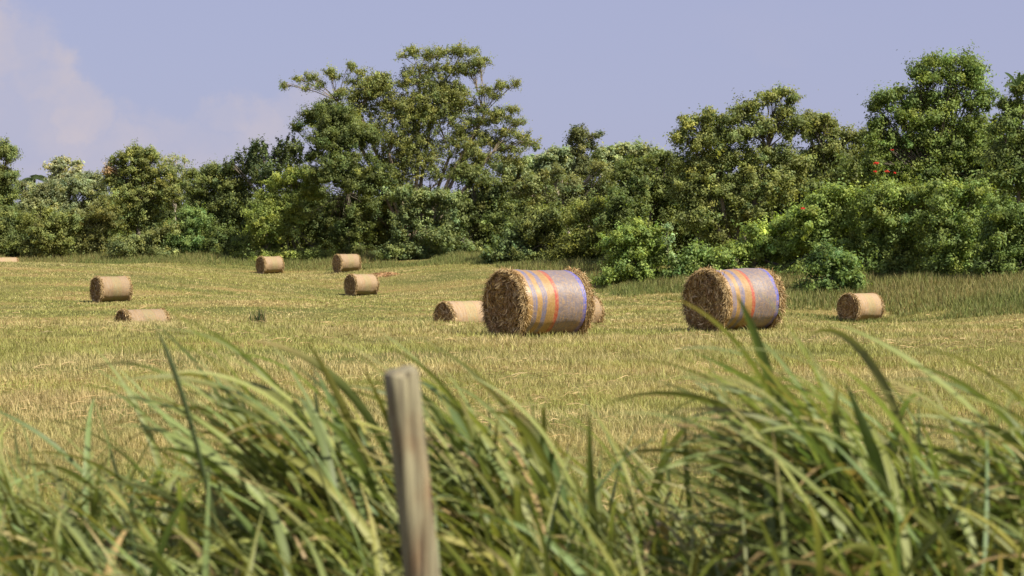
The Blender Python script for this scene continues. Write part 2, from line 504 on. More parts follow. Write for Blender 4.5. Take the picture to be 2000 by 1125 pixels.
def make_bale(name, striped, seed, n_end, n_far):
    rng = np.random.default_rng(seed)
    t = thing(name, '', 'hay bale', (0, 0, 0))
    # packed roll: rounded shoulders, hollowed ends
    mb = MB()
    na = 72
    a = np.arange(na) / na * 2 * PI
    prof = [(-0.5, 0.0), (-0.497, .3), (-0.5, .6), (-.503, .8), (-.497, .9), (-.48, .955), (-.45, .985), (-.4, .99), (-.2, .985), (0, .985), (.2, .985), (.4, .99), (.45, .985),
            (.48, .955), (.497, .9), (.503, .8), (.5, .6), (.497, .3), (.5, 0.0)]
    rings = []
    for u, f in prof:
        r = bale_r(np.full(na, u), a, seed) * max(f, 0.001)
        x = np.full(na, u * BL)
        if abs(u) >= 0.44:
            x = x + np.sign(u) * (vnoise(a * 4 + f * 3, np.full(na, f * 9), seed + 8) - 0.5) * 0.11 * min(1, (1 - f) * 3 + 0.3)
        rings.append(np.stack([x, np.cos(a) * r, np.sin(a) * r], 1))
    V = np.concatenate(rings)
    q = [(i * na + j, i * na + (j + 1) % na, (i + 1) * na + (j + 1) % na, (i + 1) * na + j) for i in range(len(prof) - 1) for j in range(na)]
    mb.add(V, q)
    core = mb.build('hay_roll', M_core, t, smooth=True)
    # loose stalks over both ends and the shoulders
    mb = MB()
    for side, n in ((-1, n_end), (1, n_far)):
        f = np.sqrt(rng.random(n)) * 1.0
        an = rng.uniform(0, 2 * PI, n)
        rr = f * BR * 0.985
        swirl = rng.normal(0, 0.65, n)
        tang = np.stack([np.zeros(n), -np.sin(an), np.cos(an)], 1); rad = np.stack([np.zeros(n), np.cos(an), np.sin(an)], 1)
        clump = vnoise(an * 5, f * 7, seed + 30)
        dv = tang * np.cos(swirl)[:, None] + rad * np.sin(swirl)[:, None]
        dv[:, 0] += side * rng.normal(0.12, 0.28, n)
        dv[:, 2] -= 0.25 * rng.random(n)
        dv = unit(dv)
        Ln = rng.uniform(0.10, 0.34, n)
        P0 = np.stack([side * (BL * 0.5 - 0.02 + 0.16 * (clump - 0.4) + rng.uniform(-0.02, 0.035, n) - 0.07 * np.clip((f - .86) / .14, 0, 1)), np.cos(an) * rr, np.sin(an) * rr], 1)
        tt = np.linspace(-0.5, 0.5, 5)[None, :, None]
        curl = unit(rng.normal(0, 1, (n, 3)) + np.array([side * 0.4, 0, 0])) * rng.uniform(0.0, 0.25, n)[:, None]
        P = P0[:, None] + dv[:, None] * Ln[:, None, None] * tt - curl[:, None] * Ln[:, None, None] * (tt ** 2 * 2 - 0.2)
        wv = unit(np.cross(dv, rng.normal(0, 1, (n, 3)) + np.array([side * 1.0, 0, 0])))
        wd = rng.uniform(0.003, 0.011, n) if striped else rng.uniform(0.006, 0.013, n)
        wisp = rng.random(n) < .12
        wd = np.where(wisp, wd * 2.0, wd)
        W = wv[:, None] * wd[:, None, None] * np.array([.5, 1, 1, 1, .35])[None, :, None]
        pale = ((rng.random(n) < 0.2) | wisp)[:, None]
        c = np.where(pale, np.array([0.66, 0.50, 0.25]), np.array([0.40, 0.25, 0.10])) * rng.uniform(0.55, 1.3, (n, 1))
        strips(mb, P, W, c)
        # fringe at the shoulder, standing out past the net
        k = int(n * (0.75 if side < 0 else 0.6))
        an = rng.uniform(0, 2 * PI, k)
        lo, hi = (0.468, 0.508) if side < 0 else (0.40, 0.495)
        P0 = np.stack([side * BL * rng.uniform(lo, hi, k), np.cos(an) * BR, np.sin(an) * BR], 1)
        P0[:, 1:] *= rng.uniform(0.95, 1.02, (k, 1))
        tang = np.stack([np.zeros(k), -np.sin(an), np.cos(an)], 1); rad = np.stack([np.zeros(k), np.cos(an), np.sin(an)], 1)
        dv = unit(tang * rng.normal(0, 1, (k, 1)) + rad * rng.uniform(0.0, 0.45, (k, 1)) + np.array([side, 0, 0]) * rng.normal(0.35, 0.5, (k, 1)))
        Ln = rng.uniform(0.05, 0.18, k)
        P = P0[:, None] + dv[:, None] * Ln[:, None, None] * np.linspace(0, 1, 4)[None, :, None]
        P[:, :, 2] -= (Ln[:, None] * np.linspace(0, 1, 4)[None] ** 2) * 0.35
        wv = unit(np.cross(dv, rng.normal(0, 1, (k, 3))))
        wd = rng.uniform(0.002, 0.006, k) if striped else rng.uniform(0.006, 0.012, k)
        W = wv[:, None] * wd[:, None, None] * np.array([1, 1, .8, .3])[None, :, None]
        c = np.array([0.44, 0.32, 0.155]) * rng.uniform(0.6, 1.3, (k, 1))
        strips(mb, P, W, c)
    s = mb.build('loose_straw', M_straw, t); s['kind'] = 'stuff'
    # net wrap
    mb = MB()
    us = np.linspace(-0.47, 0.395 if striped else 0.44, 40); na = 96
    a = np.arange(na) / na * 2 * PI
    rings = []
    for u in us:
        r = bale_r(np.full(na, u), a, seed) * (1.004 - 0.02 * max(0, abs(u) - 0.42) / 0.06)
        r = r + 0.012 * (fbm(a * 9, np.full(na, u * 22), seed + 5, 2) - 0.5)
        xx = u * BL + (0.02 * (vnoise(a * 6, np.full(na, u * 3), seed + 2) - .5) if u in (us[0], us[-1]) else 0)
        rings.append(np.stack([np.zeros(na) + xx, np.cos(a) * r, np.sin(a) * r], 1))
    V = np.concatenate(rings)
    q = [(i * na + j, i * na + (j + 1) % na, (i + 1) * na + (j + 1) % na, (i + 1) * na + j) for i in range(len(us) - 1) for j in range(na)]
    mb.add(V, q)
    mb.build('net_wrap', M_striped if striped else M_plain, t, smooth=True)
    return t


def copy_tree(o, parent=None):
    c = o.copy(); COL.objects.link(c)
    if parent is not None: c.parent = parent
    for ch in list(o.children): copy_tree(ch, c)
    return c


plain = []
for i, (kind, px, top, dp, turn, label) in enumerate(BALES):
    d = BD * F / dp
    c = world(px, top + dp / 2, d)
    if kind == 'striped':
        o = make_bale('round_hay_bale', True, 40 + i, 7000, 3000)
        o['group'] = 'bales in striped net'
    else:
        if len(plain) < 4:
            o = make_bale('round_hay_bale', False, 70 + 3 * len(plain), 2600, 1500); plain.append(o)
        else:
            o = copy_tree(plain[i % 4])
        o['group'] = 'plain bales across the field'
    o.location = (c[0], c[1], float(ground_z(c[0], c[1])) + BR * 0.95)
    o.rotation_euler = (0, 0, math.radians(turn))
    o['label'] = label


def hay_heap(px, py, d, label, sx=1.0, sy=0.5, h=0.22, n=900, seed=5):
    rng = np.random.default_rng(seed)
    x0, y0 = (px - 1000) / F * d, d
    z0 = float(ground_z(x0, y0))
    r = np.sqrt(rng.random(n)); a = rng.uniform(0, 2 * PI, n)
    x = x0 + np.cos(a) * r * sx; y = y0 + np.sin(a) * r * sy
    z = ground_z(x, y) + h * (1 - r ** 2) * rng.random(n) + 0.05
    dv = unit(np.stack([rng.normal(0, 1, n), rng.normal(0, 1, n), rng.normal(0, .35, n)], 1))
    Ln = rng.uniform(0.15, 0.45, n)
    P = np.stack([x, y, z], 1)[:, None] + dv[:, None] * Ln[:, None, None] * np.array([-.5, 0, .5])[None, :, None]
    P[:, 1, 2] += 0.03
    W = unit(np.cross(dv, rng.normal(0, 1, (n, 3))))[:, None] * 0.02 * np.array([.6, 1, .4])[None, :, None]
    mb = MB(); strips(mb, P, W, np.array([0.50, 0.31, 0.15]) * rng.uniform(.6, 1.2, (n, 1)))
    o = mb.build('hay_heap', M_straw, origin=(x0, y0, z0)); o.location = (x0, y0, z0)
    tag(o, label, 'hay heap', 'loose hay heaps')


hay_heap(742, 531, 143, 'low heap of loose orange hay right of the distant bale under the spreading tree', 1.3, 1.2, 0.22, 900, 6)


# ------------------------------------------------------------------ trees
def leaf_quads(mb, p, nrm, L, W, rng, col, droop=0.0):
    n = len(p)
    nrm = unit(nrm)
    a = rng.normal(0, 1, (n, 3)); a[:, 2] -= droop
    a = unit(a - nrm * (a * nrm).sum(1, keepdims=True)); b = np.cross(nrm, a)
    L = L[:, None]; W = W[:, None]
    V = np.stack([p - a * L * .5, p + b * W * .5 + nrm * W * .14 + a * L * .08, p + a * L * .5, p - b * W * .5 + nrm * W * .14 + a * L * .08], 1)
    q = np.arange(n * 4).reshape(n, 4)
    mb.add(V.reshape(-1, 3), q, col=np.repeat(col, 4, axis=0))


def crown_leaves(mb, centre, radii, rng, cl_r, leaf, per, colour, dens=1.0, flat=0.6, spread=0.2, inner=0.25, spike=False, var=0.22):
    rx, ry, rz = radii
    area = 4 * PI * (((rx * ry) ** 1.6 + (rx * rz) ** 1.6 + (ry * rz) ** 1.6) / 3) ** (1 / 1.6)
    ncl = max(2, int(dens * area / (PI * cl_r ** 2) * 1.25))
    u = unit(rng.normal(0, 1, (ncl, 3)))
    f = rng.uniform(0.72, 1.06, ncl) * (1 + spread * rng.normal(0, 1, ncl) * 0.5)
    inn = rng.random(ncl) < inner
    f = np.where(inn, rng.uniform(0.15, 0.7, ncl), f)
    cc = centre + u * f[:, None] * np.array([rx, ry, rz])
    cr = cl_r * rng.uniform(0.55, 1.25, ncl)
    cbright = np.exp(rng.normal(0, var, ncl))
    cyel = rng.normal(0, 1, ncl)
    idx = np.repeat(np.arange(ncl), per)
    n = len(idx)
    g = rng.normal(0, 0.5, (n, 3))
    if spike:
        g *= np.array([.42, .42, 1.5]); tilt = rng.normal(0, 0.35, (ncl, 2))
        g[:, 0] += g[:, 2] * tilt[idx, 0]; g[:, 1] += g[:, 2] * tilt[idx, 1]
    else:
        g *= np.array([1, 1, flat])
        st = np.where(rng.random(ncl) < .4, rng.uniform(.6, 1.4, ncl), 0.0)[idx]
        dr = unit(u + np.array([0, 0, .25]))[idx]
        g += dr * ((g * dr).sum(1) * st)[:, None] - (g - dr * (g * dr).sum(1)[:, None]) * (0.28 * st)[:, None]
    p = cc[idx] + g * cr[idx][:, None]
    nr = u[idx] * 0.5 + g * 0.8 + np.array([0, 0, 0.4]) + rng.normal(0, 0.6, (n, 3))
    L = leaf * rng.uniform(0.65, 1.35, n); W = L * rng.uniform(0.42, 0.65, n)
    c = (np.asarray(colour) * TONE)[None] * cbright[idx][:, None] * rng.uniform(0.72, 1.3, (n, 1))
    yl = (cyel[idx] * 0.09 + rng.normal(0, 0.06, n))[:, None]
    c = c * (1 + yl * np.array([1.0, 0.3, -0.6]))
    leaf_quads(mb, p, nr, L, W, rng, np.clip(c, 0.004, 0.9), 0.3)
    return cc


OLIVE = (0.115, 0.122, 0.036); GREEN = (0.092, 0.105, 0.032); DARK = (0.068, 0.085, 0.024); BRIGHT = (0.128, 0.158, 0.038)
GREY = (0.145, 0.152, 0.07); YEL = (0.17, 0.165, 0.046); PALE = (0.17, 0.165, 0.085); BROWN = (0.22, 0.15, 0.08)
TONE = np.array([2.15, 2.25, 2.35])
tree_no = [0]


def tree(name, label, cat, d, base_px, blobs, colour, cl_r=0.42, leaf=0.18, per=92, dens=1.1, flat=0.85, trunk_r=0.14, forks=None,
         bark=(0.19, 0.165, 0.13), limb=1.0, group=None, spike=False, inner=0.25, depth=0.85, stems=1, twigs=0, min_depth=1.3, thin=1.0, var=0.22, spread=0.32, sat=1):
    tree_no[0] += 1
    if base_px < 1000: d += 11
    blobs = list(blobs)
    if cat == 'shrub' and name != 'sapling':
        x0 = min(b[0] - b[2] * .8 for b in blobs); x1 = max(b[0] + b[2] * .8 for b in blobs)
        zb = HY + (CAMH - float(ground_z((base_px - 1000) / F * d, d))) * F / d
        for q in np.linspace(x0, x1, 5)[[0, 1, 2, 3, 4]]:
            blobs.append((q * .9 + .1 * (x0 + x1) / 2, zb - 12, (x1 - x0) * .16 + 4, 14))
    rng = np.random.default_rng(1000 + tree_no[0])
    bx = (base_px - 1000) / F * d
    base = np.array([bx, d, float(ground_z(bx, d)) - 0.05])
    root = thing(name, label, cat, tuple(base), group)
    lv = MB(); tk = MB()
    cents = []
    extra = []
    for bl in blobs:
        for _ in range(sat if min(bl[2], bl[3]) > 6 and name not in ('sapling',) else 0):
            q = rng.uniform(0, 2 * PI); k = rng.uniform(.45, .75)
            extra.append((bl[0] + math.cos(q) * bl[2] * .85, bl[1] + math.sin(q) * bl[3] * .85, bl[2] * k, bl[3] * k) + tuple(bl[4:]))
    for bl in blobs + extra:
        px, py, rx, ry = bl[:4]
        dz = bl[4] if len(bl) > 4 else rng.uniform(-0.4, 0.4) * max(rx * d / F, 1.0)
        col = bl[5] if len(bl) > 5 else colour
        dd = d + dz
        c = world(px, py, dd)
        R = np.array([rx * d / F, max(rx * d / F * depth, min_depth * (0.6 + 0.4 * min(1, rx / 30))), ry * d / F])
        R = np.maximum(R - cl_r * 0.35, 0.25)
        c[2] = max(c[2], base[2] + 0.3)
        cc = crown_leaves(lv, c, R, rng, cl_r, leaf, per, col, dens, flat, spread, inner, spike, var)
        cents.append((c, cc))
    cents_arr = np.array([c for c, _ in cents])
    top = cents_arr[:, 2].max() - base[2]
    # trunk and forks
    if forks is None:
        mid = cents_arr.mean(0)
        fk = [base + (np.array([mid[0], mid[1], base[2] + top * 0.42]) - base) * np.array([0.6, 0.6, 1.0])]
    else:
        fk = [world(p, q, d + dz) for p, q, dz in forks]
    for s in range(stems):
        b = base + np.array([rng.normal(0, 0.25), rng.normal(0, 0.25), 0]) * (stems > 1)
        for f in fk[s::stems] if len(fk) >= stems else fk:
            p = curve(b, f, rng, 0.03, 7, 0.03)
            tube(tk, p, np.linspace(trunk_r * 1.25, trunk_r * 0.75, 7) * thin, bark, 8)
    fk = np.array(fk)
    for c, cc in cents:
        below = fk[np.argmin(np.linalg.norm((fk - c) * np.array([1, 1, 0.6]), axis=1) + 3.0 * (fk[:, 2] > c[2] + 0.3))]
        p = curve(below, c, rng, 0.06, 8, 0.12)
        L = np.linalg.norm(c - below)
        r0 = max(0.03, min(trunk_r * 0.6, 0.02 + L * 0.012)) * limb
        tube(tk, p, np.linspace(r0, r0 * 0.35, 8), bark, 5)
        m = min(len(cc), 5 + twigs)
        for j in rng.choice(len(cc), m, replace=False):
            q0 = p[rng.integers(4, 8)]
            tube(tk, curve(q0, cc[j], rng, 0.08, 5, 0.1), np.linspace(r0 * .4, 0.010, 5), bark, 4)
    lv.build('crown', M_leaf, root, base)
    tk.build('trunk', M_bark, root, base)
    return root, base


# big airy spreading tree
BIG = [(558, 168, 12, 6), (584, 156, 15, 6), (612, 152, 16, 7), (645, 138, 12, 7), (682, 128, 12, 7), (598, 172, 12, 5), (628, 165, 16, 6), (655, 150, 13, 7),
       (694, 160, 24, 12), (727, 156, 26, 13), (745, 172, 32, 15), (751, 148, 12, 7), (668, 178, 18, 10), (700, 140, 13, 8),
       (782, 111, 9, 6), (805, 99, 20, 7), (833, 112, 24, 11), (870, 103, 32, 10), (911, 99, 28, 10), (944, 117, 20, 9), (925, 125, 22, 9),
       (809, 140, 26, 13), (858, 134, 42, 16), (899, 136, 32, 13), (806, 160, 24, 13), (858, 165, 52, 19), (829, 193, 52, 22), (890, 183, 42, 18),
       (952, 176, 17, 8), (980, 168, 20, 7), (1008, 164, 13, 5), (970, 188, 17, 7), (997, 215, 22, 8), (968, 222, 28, 11), (930, 212, 25, 12),
       (1004, 240, 18, 7), (1013, 264, 20, 7), (985, 255, 24, 8), (1034, 277, 20, 7), (1046, 287, 10, 5), (1003, 292, 28, 9), (968, 280, 30, 9), (948, 306, 30, 11),
       (931, 238, 32, 14), (940, 262, 26, 9), (990, 310, 30, 11),
       (711, 211, 42, 24), (760, 203, 48, 30), (795, 224, 48, 28), (840, 232, 48, 26), (880, 222, 40, 22), (727, 250, 48, 34), (768, 273, 50, 34), (821, 268, 50, 28),
       (747, 312, 46, 32), (797, 313, 48, 32), (850, 297, 38, 20), (842, 330, 36, 20), (780, 345, 48, 26), (905, 250, 34, 16), (885, 275, 34, 18), (910, 300, 30, 14), (895, 330, 34, 16), (745, 165, 40, 20), (700, 180, 32, 16), (690, 235, 40, 30), (870, 190, 40, 22), (840, 210, 50, 24), (935, 330, 30, 14), (925, 280, 26, 10)]
tree('spreading_tree', 'tallest spreading tree with airy layered crown and bare forking limbs', 'tree', 163, 805, BIG, (0.112, 0.118, 0.036), cl_r=0.34, leaf=0.16, per=44, dens=0.72, spread=0.55,
     flat=1.0, trunk_r=0.17, forks=[(790, 380, 0), (840, 370, 0.5), (760, 300, -1), (880, 300, 0.5), (700, 215, 0), (660, 200, .5), (850, 190, 0.5), (930, 255, 0), (945, 225, .5), (960, 300, -.5), (820, 140, 0)],
     bark=(0.34, 0.28, 0.20), limb=0.7, twigs=6, stems=1, inner=0.3, min_depth=1.5)
tree('leaning_tree', 'dense dark green tree under the left arm of the tallest spreading tree', 'tree', 160, 690,
     [(584, 246, 12, 9), (604, 234, 24, 13), (629, 213, 22, 12), (650, 205, 20, 12), (645, 244, 40, 24, -2), (629, 272, 34, 20, -2.5), (670, 226, 32, 22, -2), (662, 289, 40, 32, -3.5),
      (690, 264, 36, 28, -3), (655, 325, 40, 28, -4.5), (700, 325, 36, 34, -4.5), (615, 300, 20, 14, -2), (690, 362, 36, 18, -5), (630, 345, 30, 20, -4.5), (740, 340, 34, 22, -5), (610, 385, 30, 26, 4), (660, 400, 36, 26, 5), (715, 405, 34, 26, 5), (640, 440, 40, 26, 5), (700, 450, 40, 26, 5), (610, 440, 30, 26, 5), (650, 478, 44, 16, 5), (720, 480, 40, 16, 5), (750, 430, 36, 34, 5), (750, 380, 34, 26, 4), (684, 425, 24, 24, -.6), (705, 455, 26, 24, -.6), (725, 400, 22, 18, -.4), (690, 485, 30, 12, -.8), (665, 455, 22, 22, -.6)], (0.066, 0.078, 0.022), trunk_r=0.06, twigs=1, bark=(.14, .12, .09))
# left edge
tree('edge_tree', 'umbrella topped tree cut by the left edge of the picture', 'tree', 170, -8,
     [(10, 290, 27, 14), (-15, 298, 40, 22), (20, 305, 17, 11), (0, 340, 34, 22), (-35, 350, 50, 30), (15, 365, 26, 25), (-20, 400, 55, 45), (12, 410, 30, 30)], GREEN, trunk_r=0.16, bark=(.3, .25, .19))
tree('pale_leaved_tree', 'pale yellowish tree with loose round crown poking above the canopy at left', 'tree', 182, 125,
     [(98, 327, 11, 7), (112, 319, 13, 8), (130, 316, 14, 7), (148, 322, 11, 7), (152, 335, 11, 9), (118, 335, 20, 10), (138, 345, 24, 12), (110, 350, 18, 12), (125, 370, 30, 18)], PALE, cl_r=0.45, leaf=0.32, per=34, dens=0.85, trunk_r=.13, bark=(.4, .33, .25), twigs=2)
tree('grey_green_tree', 'grey green leafy tree below the pale round crown at left', 'tree', 176, 110,
     [(60, 376, 34, 22), (100, 372, 36, 20), (150, 366, 36, 20), (182, 352, 22, 14), (195, 378, 28, 26), (60, 410, 40, 30), (120, 405, 45, 30), (170, 408, 40, 30)], GREY)  # leaves of one greyish olive colour
tree('domed_tree', 'dark domed tree with broken top standing above the left canopy', 'tree', 170, 270,
     [(265, 291, 17, 11), (240, 308, 17, 12), (220, 320, 10, 8), (285, 298, 14, 10), (302, 304, 16, 9), (275, 318, 30, 18), (218, 335, 18, 10, 0.3, BROWN), (245, 350, 46, 24), (310, 336, 34, 22),
      (290, 380, 48, 34, 0.5), (240, 390, 40, 34), (330, 375, 36, 30), (275, 430, 50, 34)], OLIVE, trunk_r=.2, twigs=1)
tree('sparse_tree', 'thin sparse tree with bare pale twigs right of the dark domed crown', 'tree', 177, 345,
     [(325, 312, 14, 7), (345, 308, 14, 6), (362, 313, 12, 6), (335, 328, 18, 9), (358, 332, 16, 10), (345, 355, 30, 18)], (0.16, 0.165, 0.075), cl_r=.4, leaf=.18, per=30, dens=.7, trunk_r=.1, bark=(.45, .4, .33), twigs=4)
tree('round_tree', 'fresh green rounded tree between the domed tree and the spiky topped tree', 'tree', 167, 425,
     [(385, 340, 22, 11), (410, 335, 26, 12), (440, 334, 30, 13), (420, 360, 50, 24), (465, 365, 36, 28), (385, 375, 28, 22), (440, 395, 45, 30), (470, 420, 45, 34), (400, 420, 34, 30)], GREEN, twigs=1)
tree('spiky_tree', 'dark tree with upright feathery sprays standing against the sky left of centre', 'tree', 165, 520,
     [(448, 320, 14, 8), (468, 312, 16, 10), (490, 300, 18, 13), (515, 293, 16, 16), (540, 288, 14, 15), (562, 283, 13, 17), (585, 292, 12, 10), (508, 318, 40, 16), (560, 315, 36, 18), (530, 340, 50, 22)],
     (0.07, 0.085, 0.032), cl_r=.5, leaf=.24, per=60, spike=True, dens=0.95, trunk_r=.15)
tree('spreading_shrub', 'yellow green spreading shrub left of the dark hollow under the spreading tree', 'shrub', 158, 560,
     [(590, 335, 28, 14), (620, 345, 26, 15), (555, 355, 36, 18), (600, 370, 36, 22), (530, 390, 40, 26), (575, 405, 36, 28), (505, 430, 36, 32), (550, 445, 40, 30), (510, 470, 34, 22)], (0.13, 0.148, 0.036), leaf=.18, twigs=2, trunk_r=.06, bark=(.12, .10, .08))
# left understorey
tree('thicket_shrub', 'mid green leafy shrub at the field edge in the far left corner', 'shrub', 167, 20, [(-30, 445, 50, 38), (20, 440, 40, 36), (40, 470, 40, 24), (-10, 480, 40, 18)], GREEN)
tree('thicket_shrub', 'olive rounded shrub at the field edge below the grey green tree', 'shrub', 166, 110, [(90, 440, 40, 34), (130, 435, 36, 30), (105, 470, 46, 24), (75, 490, 30, 10)], OLIVE)
tree('thicket_shrub', 'brownish olive shrub at the field edge left of the shaded gap', 'shrub', 166, 185, [(180, 440, 36, 36), (210, 425, 30, 30), (190, 475, 42, 22)], (0.102, 0.1, 0.03))
tree('thicket_shrub', 'low pale leaved bush in front of the shaded gap under the domed tree', 'shrub', 162, 290, [(275, 470, 34, 20), (315, 460, 30, 22), (245, 480, 24, 14)], (0.11, 0.118, 0.04))
tree('thicket_shrub', 'fresh green bush with light leaves right of the shaded gap under the domed tree', 'shrub', 163, 375, [(350, 450, 30, 28), (385, 435, 34, 30), (375, 475, 44, 22)], (0.095, 0.128, 0.038))
tree('thicket_shrub', 'dark green bush at the field edge under the fresh green rounded tree', 'shrub', 162, 445, [(430, 460, 36, 28), (465, 470, 36, 24), (445, 490, 36, 12)], DARK)
# centre understorey
tree('bright_bush', 'light green spreading bush beneath the right side of the spreading tree', 'shrub', 154, 840,
     [(770, 380, 24, 12), (805, 388, 30, 16), (850, 380, 34, 16), (885, 395, 32, 20), (830, 418, 42, 26), (885, 435, 36, 26), (790, 430, 32, 26), (860, 465, 44, 22), (800, 470, 36, 22), (900, 475, 28, 18)], (0.098, 0.115, 0.042), leaf=.2, twigs=1)
tree('dark_shrub', 'dark shrub filling the gap right of the light green spreading bush', 'shrub', 157, 950,
     [(935, 350, 32, 22), (960, 380, 36, 28), (930, 410, 30, 26), (960, 440, 40, 30), (940, 475, 36, 20), (905, 345, 26, 18)], (0.07, 0.08, 0.024))
tree('front_shrub', 'low light leaved shrub jutting into the field above the central striped bale', 'shrub', 147, 1010,
     [(1000, 455, 26, 16), (1030, 462, 28, 20), (985, 480, 26, 18), (1020, 490, 32, 16)], (0.095, 0.12, 0.042), leaf=.24)
tree('far_canopy_tree', 'distant pale green tree behind the tip of the spreading crown', 'tree', 192, 1040,
     [(1000, 330, 36, 16), (1040, 318, 32, 14), (1075, 308, 26, 11), (1100, 298, 22, 9), (1030, 350, 50, 24), (1090, 340, 45, 26)], (0.14, 0.158, 0.075), leaf=.26)
tree('far_canopy_tree', 'distant pale green tree right of the vine covered snag', 'tree', 190, 1230,
     [(1180, 300, 24, 10), (1215, 290, 28, 9), (1248, 294, 24, 10), (1280, 303, 24, 8), (1210, 320, 50, 22), (1260, 325, 45, 22)], (0.14, 0.155, 0.068), leaf=.26)
tree('snag_tree', 'vine covered broken snag rising dark above the middle of the wood', 'tree', 152, 1145,
     [(1118, 262, 10, 8), (1132, 252, 9, 6), (1148, 266, 16, 8), (1166, 264, 8, 6), (1128, 274, 15, 10), (1130, 290, 16, 12), (1132, 305, 17, 12), (1138, 320, 18, 14), (1140, 340, 22, 18), (1150, 280, 9, 8), (1122, 255, 9, 6)], (0.075, 0.08, 0.03), cl_r=.36, leaf=.17, per=70, trunk_r=.1,
     forks=[(1140, 330, 0), (1132, 285, 0)], bark=(.2, .17, .13), twigs=3, min_depth=.9)
tree('bare_branch_tree', 'olive tree with pale bare branches showing below the snag', 'tree', 149, 1120,
     [(1050, 350, 30, 18), (1020, 370, 28, 20), (1080, 345, 28, 16), (1110, 358, 32, 22), (1180, 345, 28, 20), (1165, 370, 34, 26), (1060, 390, 38, 28), (1110, 400, 38, 28)], (0.105, 0.11, 0.038), trunk_r=.14, bark=(.5, .44, .35), twigs=5, limb=1.4, dens=.85)
tree('thicket_shrub', 'olive shrub below the pale bare branches in the middle of the wood', 'shrub', 146, 1070, [(1050, 425, 40, 28), (1095, 420, 34, 26), (1065, 465, 46, 28), (1030, 430, 24, 22)], (0.085, 0.095, 0.028))
tree('thicket_shrub', 'yellow olive shrub left of the round bush in front of the wood', 'shrub', 141, 1150, [(1130, 425, 32, 24), (1165, 410, 30, 24), (1145, 460, 42, 28), (1120, 485, 36, 16)], (0.12, 0.13, 0.032))
tree('thicket_shrub', 'dark green shrub behind the top of the round bush', 'shrub', 136, 1225, [(1205, 400, 32, 34), (1245, 410, 36, 30), (1200, 445, 30, 28)], DARK)
tree('dark_tree', 'dark tree with dense low crown left of the large grey green tree', 'tree', 139, 1265,
     [(1215, 345, 24, 18), (1245, 325, 28, 17), (1285, 312, 28, 13), (1255, 355, 44, 24), (1310, 345, 34, 28), (1235, 385, 32, 22), (1295, 390, 42, 32), (1310, 430, 36, 30)], (0.078, 0.09, 0.025), twigs=1)
tree('large_tree', 'large grey green clumpy tree with twiggy top at right of centre', 'tree', 129, 1430,
     [(1325, 268, 18, 14), (1345, 245, 20, 14), (1375, 234, 26, 12), (1415, 234, 28, 12), (1450, 222, 22, 12), (1475, 205, 20, 12), (1498, 188, 18, 10), (1530, 180, 16, 7), (1542, 196, 14, 9), (1535, 218, 22, 13),
      (1360, 280, 40, 24), (1420, 268, 44, 24), (1485, 245, 44, 26), (1545, 255, 30, 24), (1340, 318, 36, 24), (1400, 325, 46, 28), (1465, 305, 46, 30), (1525, 305, 44, 30), (1370, 370, 40, 28),
      (1440, 375, 44, 30), (1510, 365, 42, 30), (1380, 420, 38, 26), (1440, 430, 34, 24), (1395, 465, 34, 20), (1470, 345, 40, 26), (1330, 365, 34, 28), (1400, 300, 36, 22), (1540, 340, 36, 26), (1350, 420, 32, 28), (1475, 415, 36, 24)], (0.108, 0.118, 0.036), cl_r=.42, leaf=.17, per=90, trunk_r=.15,
     forks=[(1420, 440, 0), (1450, 370, .5), (1400, 350, -.5), (1500, 290, 0), (1360, 300, 0)], bark=(.2, .17, .13), twigs=2)
tree('feathery_tree', 'feathery olive tree filling the dip between the two tallest right hand trees', 'tree', 136, 1620,
     [(1572, 238, 16, 12), (1598, 230, 16, 12), (1622, 240, 14, 12), (1650, 262, 22, 14), (1680, 270, 22, 12), (1595, 262, 34, 20), (1640, 288, 40, 22), (1690, 300, 34, 24), (1590, 305, 38, 28), (1650, 330, 46, 30), (1590, 355, 40, 30)],
     (0.105, 0.112, 0.034), leaf=.19, cl_r=.42, per=70, twigs=2)
TALL = tree('tall_tree', 'tall rounded tree with highest crown at right above the red blossoms', 'tree', 124, 1830,
     [(1796, 135, 20, 12), (1815, 122, 16, 9), (1842, 120, 18, 9), (1885, 117, 24, 9), (1900, 132, 16, 12), (1818, 150, 32, 16), (1868, 145, 34, 15), (1900, 165, 28, 18), (1750, 182, 26, 11), (1728, 196, 18, 9),
      (1712, 208, 10, 7), (1790, 188, 42, 20), (1855, 190, 46, 22), (1910, 200, 34, 22), (1722, 236, 22, 13), (1706, 250, 12, 8), (1705, 275, 24, 16), (1715, 300, 26, 18), (1765, 225, 42, 24), (1830, 235, 46, 26), (1900, 240, 42, 28),
      (1735, 275, 34, 22), (1790, 280, 44, 26), (1860, 285, 46, 30), (1720, 320, 34, 26), (1780, 335, 44, 28), (1850, 340, 48, 30), (1920, 300, 36, 30), (1920, 345, 40, 28), (1740, 360, 44, 24), (1820, 375, 48, 24), (1900, 385, 44, 24)],
     (0.088, 0.112, 0.028), cl_r=.42, leaf=.17, per=90, trunk_r=.1, twigs=1, bark=(.15, .13, .10))
EDGE_T = tree('edge_tree', 'leafy tree cut by the right picture edge, pointed fronds at its top', 'tree', 114, 1990,
     [(1985, 178, 16, 14), (2010, 165, 22, 18), (1965, 205, 20, 16), (2000, 215, 36, 26), (1955, 245, 28, 22), (2010, 270, 46, 34), (1955, 295, 34, 28), (1985, 340, 46, 34), (1940, 350, 34, 26), (2020, 380, 46, 36)],
     (0.085, 0.105, 0.03), cl_r=.42, leaf=.18, per=90)


